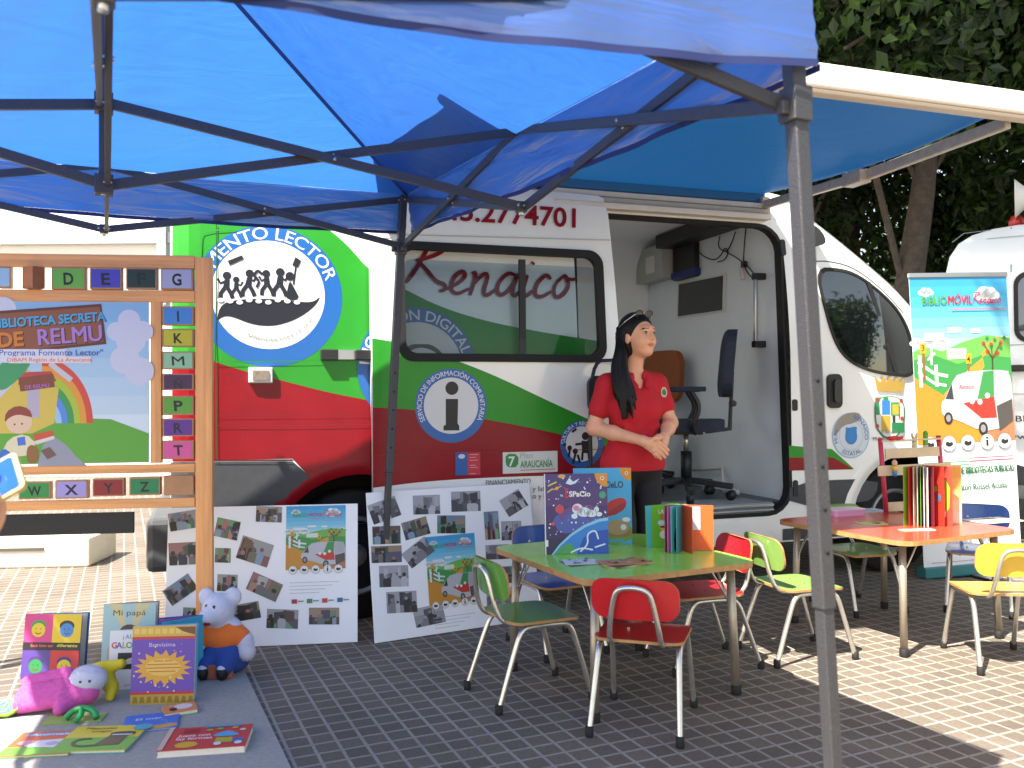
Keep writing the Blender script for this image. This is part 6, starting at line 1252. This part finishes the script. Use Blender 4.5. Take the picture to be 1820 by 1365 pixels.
tree('round leafy tree right of the camera, mirrored in the van cab window', 9.3, .9, [((0, 0, 0), .10), ((0, 0, 1.0), .08), ((.05, 0, 2.0), .05)], [(0, 0, 2.4, 1.0, 1.0, .8), (.2, .3, 3.2, .8, .8, .7), (-.2, -.3, 1.7, .9, .9, .6)], 7000, .08, 22)
# ================================================================ chairs in the van
def office_chair(label, a, inw, face, seatc, arms=True):
    """face: heading in the van's own frame (deg, 0 = towards the front)"""
    p = VO+VE*a-VN*inw; t = thing('office_chair', (p.x, p.y, FZ), label, 'office chair', VA+RD(face), None)
    SE = mat(seatc, .75, var=.1, scale=30, bump=.2, bscale=200, k=1, name='upholstery'); BP = mat('17181b', .5, k=1)
    m = MB(); m.prism(rrect(-.23, -.23, .23, .23, .09), .43, .50, lambda u, v, h: (u, v, h-.06*max(0, u-.12)), SE); m.build('seat', t, bev=.025, seg=3)
    m = MB(); pts = rrect(-.21, .64, .21, 1.06, .12); V, T = fill([pts], .06); k = len(pts); f = lambda L, o: [(-.215-.10*(z-.6)+.35*v*v-o, v, z) for v, z in L]
    m.add(f(V, 0), T, SE, True); m.add(f(V, .06), [q[::-1] for q in T], BP, True); m.add(f(pts, 0)+f(pts, .06), [(i, (i+1) % k, k+(i+1) % k, k+i) for i in range(k)], SE); m.build('backrest', t, bev=.02)
    m = MB(); m.bar((-.12, 0, .42), (-.27, 0, .44), .06, .02, BP, (0, 1, 0)); m.bar((-.27, 0, .43), (-.29, 0, .80), .06, .02, BP, (0, 1, 0)); m.tube([(-.29, -.07, .60), (-.29, .07, .60)], .02, BP, 10); m.build('back_bracket', t, bev=.004)
    m = MB(); m.tube([(0, 0, .12), (0, 0, .30)], .035, BP, 14); m.tube([(0, 0, .30), (0, 0, .42)], .017, CHR, 12); m.box((0, 0, .42), (.2, .2, .025), BP); m.build('gas_column', t)
    for k in range(5):
        an = RD(72*k+20); d = Vector((math.cos(an), math.sin(an), 0)); s = MB(); s.bar(Vector((0, 0, .12)), d*.29+Vector((0, 0, .085)), .045, .035, BP); o = s.build('base_arm', t, bev=.006)
        s = MB(); sd2 = Vector((-d.y, d.x, 0)); s.tube([d*.28-sd2*.022+Vector((0, 0, .032)), d*.28+sd2*.022+Vector((0, 0, .032))], .031, BP, 14); s.build('caster', o)
    if arms:
        for s in (-1, 1):
            m = MB(); m.tube(smooth([(-.05, s*.20, .42), (-.02, s*.27, .46), (-.08, s*.27, .58), (-.02, s*.27, .68)], 2, False), .016, BP, 10); m.box((.02, s*.27, .69), (.26, .06, .03), SE); m.build('armrest', t, bev=.008)
    return t
office_chair('dark blue office chair on casters in the van doorway, turned to the left', 1.34, .42, 152, '1c2438')
office_chair('brown office chair deeper in the van, half hidden behind the woman', 1.46, 1.22, 200, '8a4a24', False).scale = (.85, .85, .93)
q = dp(1061, 700, 4.66); fc = thing('folded_chair', (q.x, q.y, 0), 'black folded chair leaning on the sliding door behind the woman', 'chair', RD(19)); BP = mat('17181b', .5, k=1)
m = MB(); m.prism(rrect(-.05, 1.06, .26, 1.26, .05), -.015, .015, lambda u, v, h: (u, h+.03*(v-1), v), BP); m.build('backrest', fc, bev=.006)
for s in (-.03, .24): m = MB(); m.tube(smooth([(s, -.02, 0), (s, .01, .6), (s, .03, 1.1), (s+(.03 if s < 0 else -.03), .035, 1.34), (.105, .035, 1.345)], 2, False), .010, BP, 8); m.build('frame_tube', fc)
m = MB(); m.prism(rrect(-.05, .40, .26, .72, .05), -.012, .012, lambda u, v, h: (u, h-.035, v), BP); m.build('seat', fc, bev=.005)
# ================================================================ the woman
PX, PY = .606, 4.43
wm = thing('person', (PX, PY, 0), 'young woman in a red polo shirt and black trousers, hands together, looking right', 'person', 0); wm.scale = (.95, .97, 1)
HC = np.array((.035, -.035, 1.448)); hy = RD(37); hf = np.array((math.sin(hy)*.985, -math.cos(hy)*.985, .09)); hf /= np.linalg.norm(hf); hl = np.cross((0, 0, 1.), hf); hl /= np.linalg.norm(hl); hu = np.cross(hf, hl); HR = np.stack([hf, hl, hu], 1)
H = lambda f, l, u: HC+hf*f+hl*l+hu*u
ty = RD(20); tf = np.array((math.sin(ty), -math.cos(ty), 0)); tl = np.array((math.cos(ty), math.sin(ty), 0)); TR = np.stack([tf, tl, (0, 0, 1.)], 1)
Tb = lambda f, l, z: np.array((.005, 0, 0))+tf*f+tl*l+np.array((0, 0, z))
def torso(s, g=0.0, k=.05):
    s.ell(Tb(.0, 0, 1.12), (.094+g, .132+g, .15), k, TR); s.ell(Tb(.0, 0, .95), (.094+g, .122+g, .16), k, TR); s.ell(Tb(-.005, 0, .82), (.118+g, .160+g, .12), k, TR)
    for q in (-1, 1): s.ell(Tb(.055, q*.062, 1.085), (.058+g, .062+g, .070+g), .04, TR); s.cap(Tb(0, q*.02, 1.235), Tb(.0, q*.140, 1.205), .042+g, .046+g, .04)
EL1, WR1 = np.array((-.208, -.045, .992)), np.array((.030, -.205, .932)); EL2, WR2 = np.array((.208, .0, 1.012)), np.array((.145, -.165, .950))
SH1, SH2 = Tb(0, -.155, 1.200), Tb(0, .150, 1.205)
bd = SDF((-.30, -.30, -.01), (.32, .20, 1.60), .0042)
torso(bd)
bd.cap(Tb(-.01, 0, 1.22), H(-.025, 0, -.05), .055, .046, .03)
bd.ell(H(-.015, 0, .028), (.094, .074, .084), .02, HR); bd.ell(H(.03, 0, -.03), (.062, .058, .074), .03, HR); bd.ell(H(.058, 0, -.085), (.026, .028, .020), .02, HR)
for q in (-1, 1):
    bd.ell(H(.050, q*.034, -.028), (.034, .026, .030), .02, HR); bd.ell(H(.086, q*.031, .008), (.016, .018, .010), .012, HR, 'cut'); bd.ell(H(.079, q*.031, .008), (.010, .015, .0085), .004, HR); bd.ell(H(-.008, q*.074, -.008), (.018, .010, .030), .008, HR); bd.ell(H(.095, q*.010, -.022), (.010, .009, .008), .006, HR)
bd.ell(H(.074, 0, .032), (.020, .052, .014), .02, HR); bd.cap(H(.086, 0, .014), H(.108, 0, -.018), .008, .011, .010); [bd.cap(H(.094, 0, -.0485), H(.078, q*.026, -.044), .0062, .004, .004) for q in (-1, 1)]; [bd.cap(H(.092, 0, -.058), H(.078, q*.022, -.049), .0068, .004, .004) for q in (-1, 1)]; [bd.ell(H(.074, q*.033, -.036), (.012, .010, .012), .010, HR) for q in (-1, 1)]
for S_, E_, W_ in ((SH1, EL1, WR1), (SH2, EL2, WR2)): bd.cap(S_, E_, .044, .037, .03); bd.cap(E_, E_*.6+W_*.4, .037, .035, .02); bd.cap(E_*.6+W_*.4, W_, .035, .023, .02)
# her right hand (in front)
def hand(s, w, k, out, up, fing, th):
    """w wrist, k knuckle centre, out finger direction, up the side of the thumb"""
    w, k = np.array(w), np.array(k); up = np.array(up); s.cap(w, w*.4+k*.6, .023, .026, .02)
    for i, (L, b, off) in enumerate(fing):
        base = k+up*off; s.cap(w*.55+k*.45+up*off*.6, base, .015, .0115, .012)
        m_ = base+np.array(out)*L*.5+np.array(b)*.3; t_ = m_+np.array(out)*L*.42+np.array(b)*.9; s.cap(base, m_, .0105, .0095, .004); s.cap(m_, t_, .0095, .0078, .003)
    s.cap(w*.7+k*.3, th[0], .014, .0115, .012); s.cap(th[0], th[1], .0115, .009, .004)
o1 = np.array((.80, -.18, -.57)); u1 = np.array((.50, -.1, .86))
hand(bd, WR1, (.088, -.232, .905), o1, u1, ((.070, (.0, .012, -.004), .027), (.076, (0, .014, -.005), .009), (.072, (0, .014, -.006), -.010), (.056, (0, .014, -.006), -.027)), ((.085, -.245, .945), (.118, -.238, .948)))
o2 = np.array((-.62, -.45, -.62)); u2 = np.array((-.3, -.3, .8))
hand(bd, WR2, (.128, -.210, .905), o2, u2, ((.06, (-.008, -.002, -.002), .020), (.064, (-.008, 0, -.004), .004), (.06, (-.008, .004, -.004), -.012), (.048, (-.006, .004, -.004), -.026)), ((.112, -.205, .955), (.09, -.235, .955)))
for q in (-1, 1): bd.cap(Tb(0, q*.082, .80), Tb(.015, q*.085, .46), .078, .052, .03); bd.cap(Tb(.015, q*.085, .46), Tb(-.02, q*.09, .09), .05, .034, .02); bd.cap(Tb(-.02, q*.09, .06), Tb(.09, q*.10, .035), .034, .028, .02)
SKIN = mat('e2a684', .5, var=.07, scale=22, bump=.12, bscale=160, k=.9, name='skin'); SKIN.node_tree.nodes['Principled BSDF'].inputs['Subsurface Weight'].default_value = .12; SKIN.node_tree.nodes['Principled BSDF'].inputs['Subsurface Radius'].default_value = (.012, .004, .002)
def wpaint(C):
    D = (C-HC)@HR; m = np.zeros(len(C), int); f, l, u = D.T; al = np.abs(l)
    m[(f > .06) & (((al-.0)/.025)**2+((u+.0535-6.5*al*al)/.0070)**2 < 1)] = 1                      # lips
    e = ((al-.031)/.0145)**2+((u-.008)/.0068)**2 < 1; m[(f > .05) & e] = 3
    m[(f > .05) & (((al-.031)/.0065)**2+((u-.008)/.0065)**2 < 1)] = 2
    m[(f > .05) & e & (u > .0115)] = 2
    m[(f > .04) & (al > .014) & (al < .050) & (np.abs(u-(.029-.25*np.maximum(0, al-.038))) < .0036)] = 2
    return m
soft('body', bd, SKIN, wm, paint=wpaint, mats=(mat('c07464', .4), mat('1a1412', .4), mat('b8a8a0', .3), mat('d89a80', .5, k=.8)), sm=1)
sh_ = SDF((-.30, -.30, .70), (.32, .22, 1.34), .0045); torso(sh_, .014)
sh_.ell(Tb(-.002, 0, .80), (.125, .168, .10), .04, TR)
for S_, E_ in ((SH1, EL1), (SH2, EL2)): sh_.cap(S_, S_*.45+E_*.55, .055, .056, .03)
for q, z in ((-.09, .99), (.05, .93), (-.02, .87), (.10, 1.0)): sh_.cap(Tb(.10, q, z), Tb(.112, q*.3, z-.06), .010, .006, .03)
sh_.cap(Tb(.05, .0, 1.29), Tb(.12, .004, 1.165), .045, .012, .006, 'cut'); sh_.ell(Tb(.0, 0, 1.30), (.066, .066, .045), .006, TR, 'cut')
POLO = mat('c01526', .85, var=.06, scale=20, bump=.25, bscale=30, k=.85, name='red_pique')
LG = np.array((.172, -.10, 1.168))
def spaint(C):
    m = np.zeros(len(C), int); d = np.stack([(C[:, 0]-LG[0])/.017, (C[:, 2]-LG[2])/.026], 1); r = (d**2).sum(1); fr = C[:, 1] < 0
    m[(r < 1) & fr] = 1; m[(r < .45) & fr] = 2; return m
def skeep(C): return (C[:, 2] > .780)
soft('polo_shirt', sh_, POLO, wm, keep=skeep, paint=spaint, mats=(mat('d8c8a0', .7), mat('3a7a5a', .7)), sm=1)
cl_ = SDF((-.16, -.2, 1.12), (.18, .14, 1.36), .0035); ring = [Tb(.068*math.cos(t)+.006, .066*math.sin(t), 1.258+.022*(-math.cos(t)*.9)) for t in np.linspace(.5, 2*math.pi-.5, 17)]
for p, q in zip(ring, ring[1:]): cl_.cap(p, q, .011, .011, .006); cl_.cap(p+np.array((0, 0, .018)), q+np.array((0, 0, .018)), .008, .008, .01)
for q in (-1, 1): cl_.cap(Tb(.050, q*.058, 1.262), Tb(.104, q*.026, 1.198), .012, .009, .006); cl_.cap(Tb(.060, q*.066, 1.245), Tb(.108, q*.040, 1.190), .010, .007, .010)
soft('collar', cl_, POLO, wm, sm=1)
tr_ = SDF((-.22, -.2, .03), (.24, .2, .95), .005); tr_.ell(Tb(-.002, 0, .83), (.128, .168, .125), .04, TR)
for q in (-1, 1): tr_.cap(Tb(0, q*.080, .80), Tb(.015, q*.085, .46), .086, .060, .03); tr_.cap(Tb(.015, q*.085, .46), Tb(-.02, q*.09, .09), .060, .050, .03)
soft('trousers', tr_, mat('14151a', .8, k=1, bump=.2, bscale=30), wm, sm=1)
for q in (-1, 1): s_ = SDF((-.3, -.3, -.01), (.3, .2, .12), .005); s_.cap(Tb(-.03, q*.09, .05), Tb(.10, q*.10, .034), .044, .034, .02); soft('shoe', s_, mat('1a1a1c', .5), wm, keep=lambda C: C[:, 2] > .002)
hr = SDF((-.20, -.30, .98), (.20, .20, 1.60), .0036)
hr.ell(H(-.022, 0, .040), (.100, .084, .090), .02, HR); hr.ell(H(-.05, 0, -.02), (.075, .080, .10), .03, HR)
hr.ell(H(.098, -.012, -.040), (.104, .092, .112), .010, HR, 'cut')
rr = random.Random(5)
for i in range(64):
    u = rr.uniform(-1, 1); w = rr.uniform(-1, 1); v = rr.uniform(-1, 1); e = rr.uniform(.0, .10)+.06*u*u
    ctl = [H(-.05+.030*w, -.072+.010*u, .02+.03*v), np.array((-.052+.022*u+.012*w, -.060+.03*w, 1.39)), np.array((-.078+.034*u, -.095+.028*w, 1.30)), np.array((-.066+.040*u+.008*v, -.140+.016*w, 1.21)), np.array((-.056+.042*u+.012*v, -.156+.012*w, 1.12+.3*e)), np.array((-.044+.036*u+.014*v, -.160+.010*w, 1.025+e))]
    P_ = smooth([tuple(p) for p in ctl], 2, False); n_ = len(P_)
    for k in range(n_-1): r_ = lambda q: .0125*(1-.75*(q/(n_-1))**3); hr.cap(P_[k], P_[k+1], r_(k), r_(k+1), 0)
hr.cap(H(-.07, 0, -.02), np.array((-.055, .05, 1.16)), .065, .035, .03)
for i in range(0): hr.cap(H(.035-.02*i, -.072-.004*(i % 2), .045-.002*i), H(-.03-.008*i, -.078, -.05), .012, .012, .008)
HAIR = mat('0e0b0a', .5, var=.3, scale=60, k=1, spec=.25, name='black_hair'); soft('hair', hr, HAIR, wm, sm=2)
sg = MB()
for q in (-1, 1):
    c = H(.052, q*.036, .108); pts = [c+hf*(.018*math.sin(t))*.6+hl*.027*math.cos(t)+hu*.016*math.sin(t) for t in np.linspace(0, 2*math.pi, 16)[:-1]]
    sg.add([tuple(p) for p in pts], [tuple(range(15))], mat('0c0c10', .08, coat=1, k=1)); sg.tube([Vector(p) for p in pts], .0025, mat('141416', .3), 6, closed=True)
    sg.tube([Vector(H(.05, q*.062, .105)), Vector(H(.0, q*.088, .075)), Vector(H(-.05, q*.092, .05))], .0035, mat('c8c8c8', .2, .9), 6)
sg.tube([Vector(H(.056, -.012, .112)), Vector(H(.056, .012, .112))], .003, mat('c8c8c8', .2, .9), 6); sg.build('sunglasses', wm, fix=False)
# ================================================================ hand with a phone at the left edge
hp = dp(-42, 892, 1.25); hn = thing('person', hp, 'hand reaching in at the left edge, holding up a phone', 'person', 0)
kk = 1.25/1550; L_ = lambda x, y, d=0: np.array(((x+22)*kk, d, (880-y)*kk))
s_ = SDF((-.20, -.07, -.16), (.07, .07, .09), .0028)
s_.cap(L_(-160, 1010, .02), L_(-45, 925, .02), .034, .027, .02); s_.ell(L_(-28, 900, .018), (.036, .018, .042), .02)
for (x0, y0), (x1, y1), (x2, y2), r in (((-6, 925), (10, 905), (14, 872), .0095), ((-16, 930), (-6, 912), (-4, 880), .0098), ((8, 915), (22, 895), (24, 868), .0085), ((-30, 935), (-22, 915), (-20, 888), .009)): s_.cap(L_(x0, y0, .0), L_(x1, y1, -.026), r*1.1, r, .006); s_.cap(L_(x1, y1, -.026), L_(x2, y2, -.016), r, r*.8, .003)
s_.cap(L_(-48, 900, .01), L_(-32, 850, .005), .014, .011, .01); s_.cap(L_(-32, 850, .005), L_(4, 829, -.002), .011, .0085, .004)
soft('hand', s_, SKIN, hn)
ph = thing('phone', dp(-44, 880, 1.25), 'slim phone with a pale gold rim held in the hand at left', 'phone', 0)
R_ = Matrix.Rotation(RD(12), 3, 'Z') @ Matrix.Rotation(RD(-30), 3, 'Y') @ Matrix.Rotation(RD(52), 3, 'X')
m = MB(); m.prism(rrect(-.07, -.034, .07, .034, .008), -.004, .004, lambda u, v, h: tuple(R_ @ Vector((u, v, h))), mat('d8c088', .3, .5)); m.build('case', ph)
m = MB(); m.prism(rrect(-.064, -.030, .064, .030, .005), .0042, .0048, lambda u, v, h: tuple(R_ @ Vector((u, v, h))), mat('2a58c8', .1, coat=.8)); m.build('screen', ph)
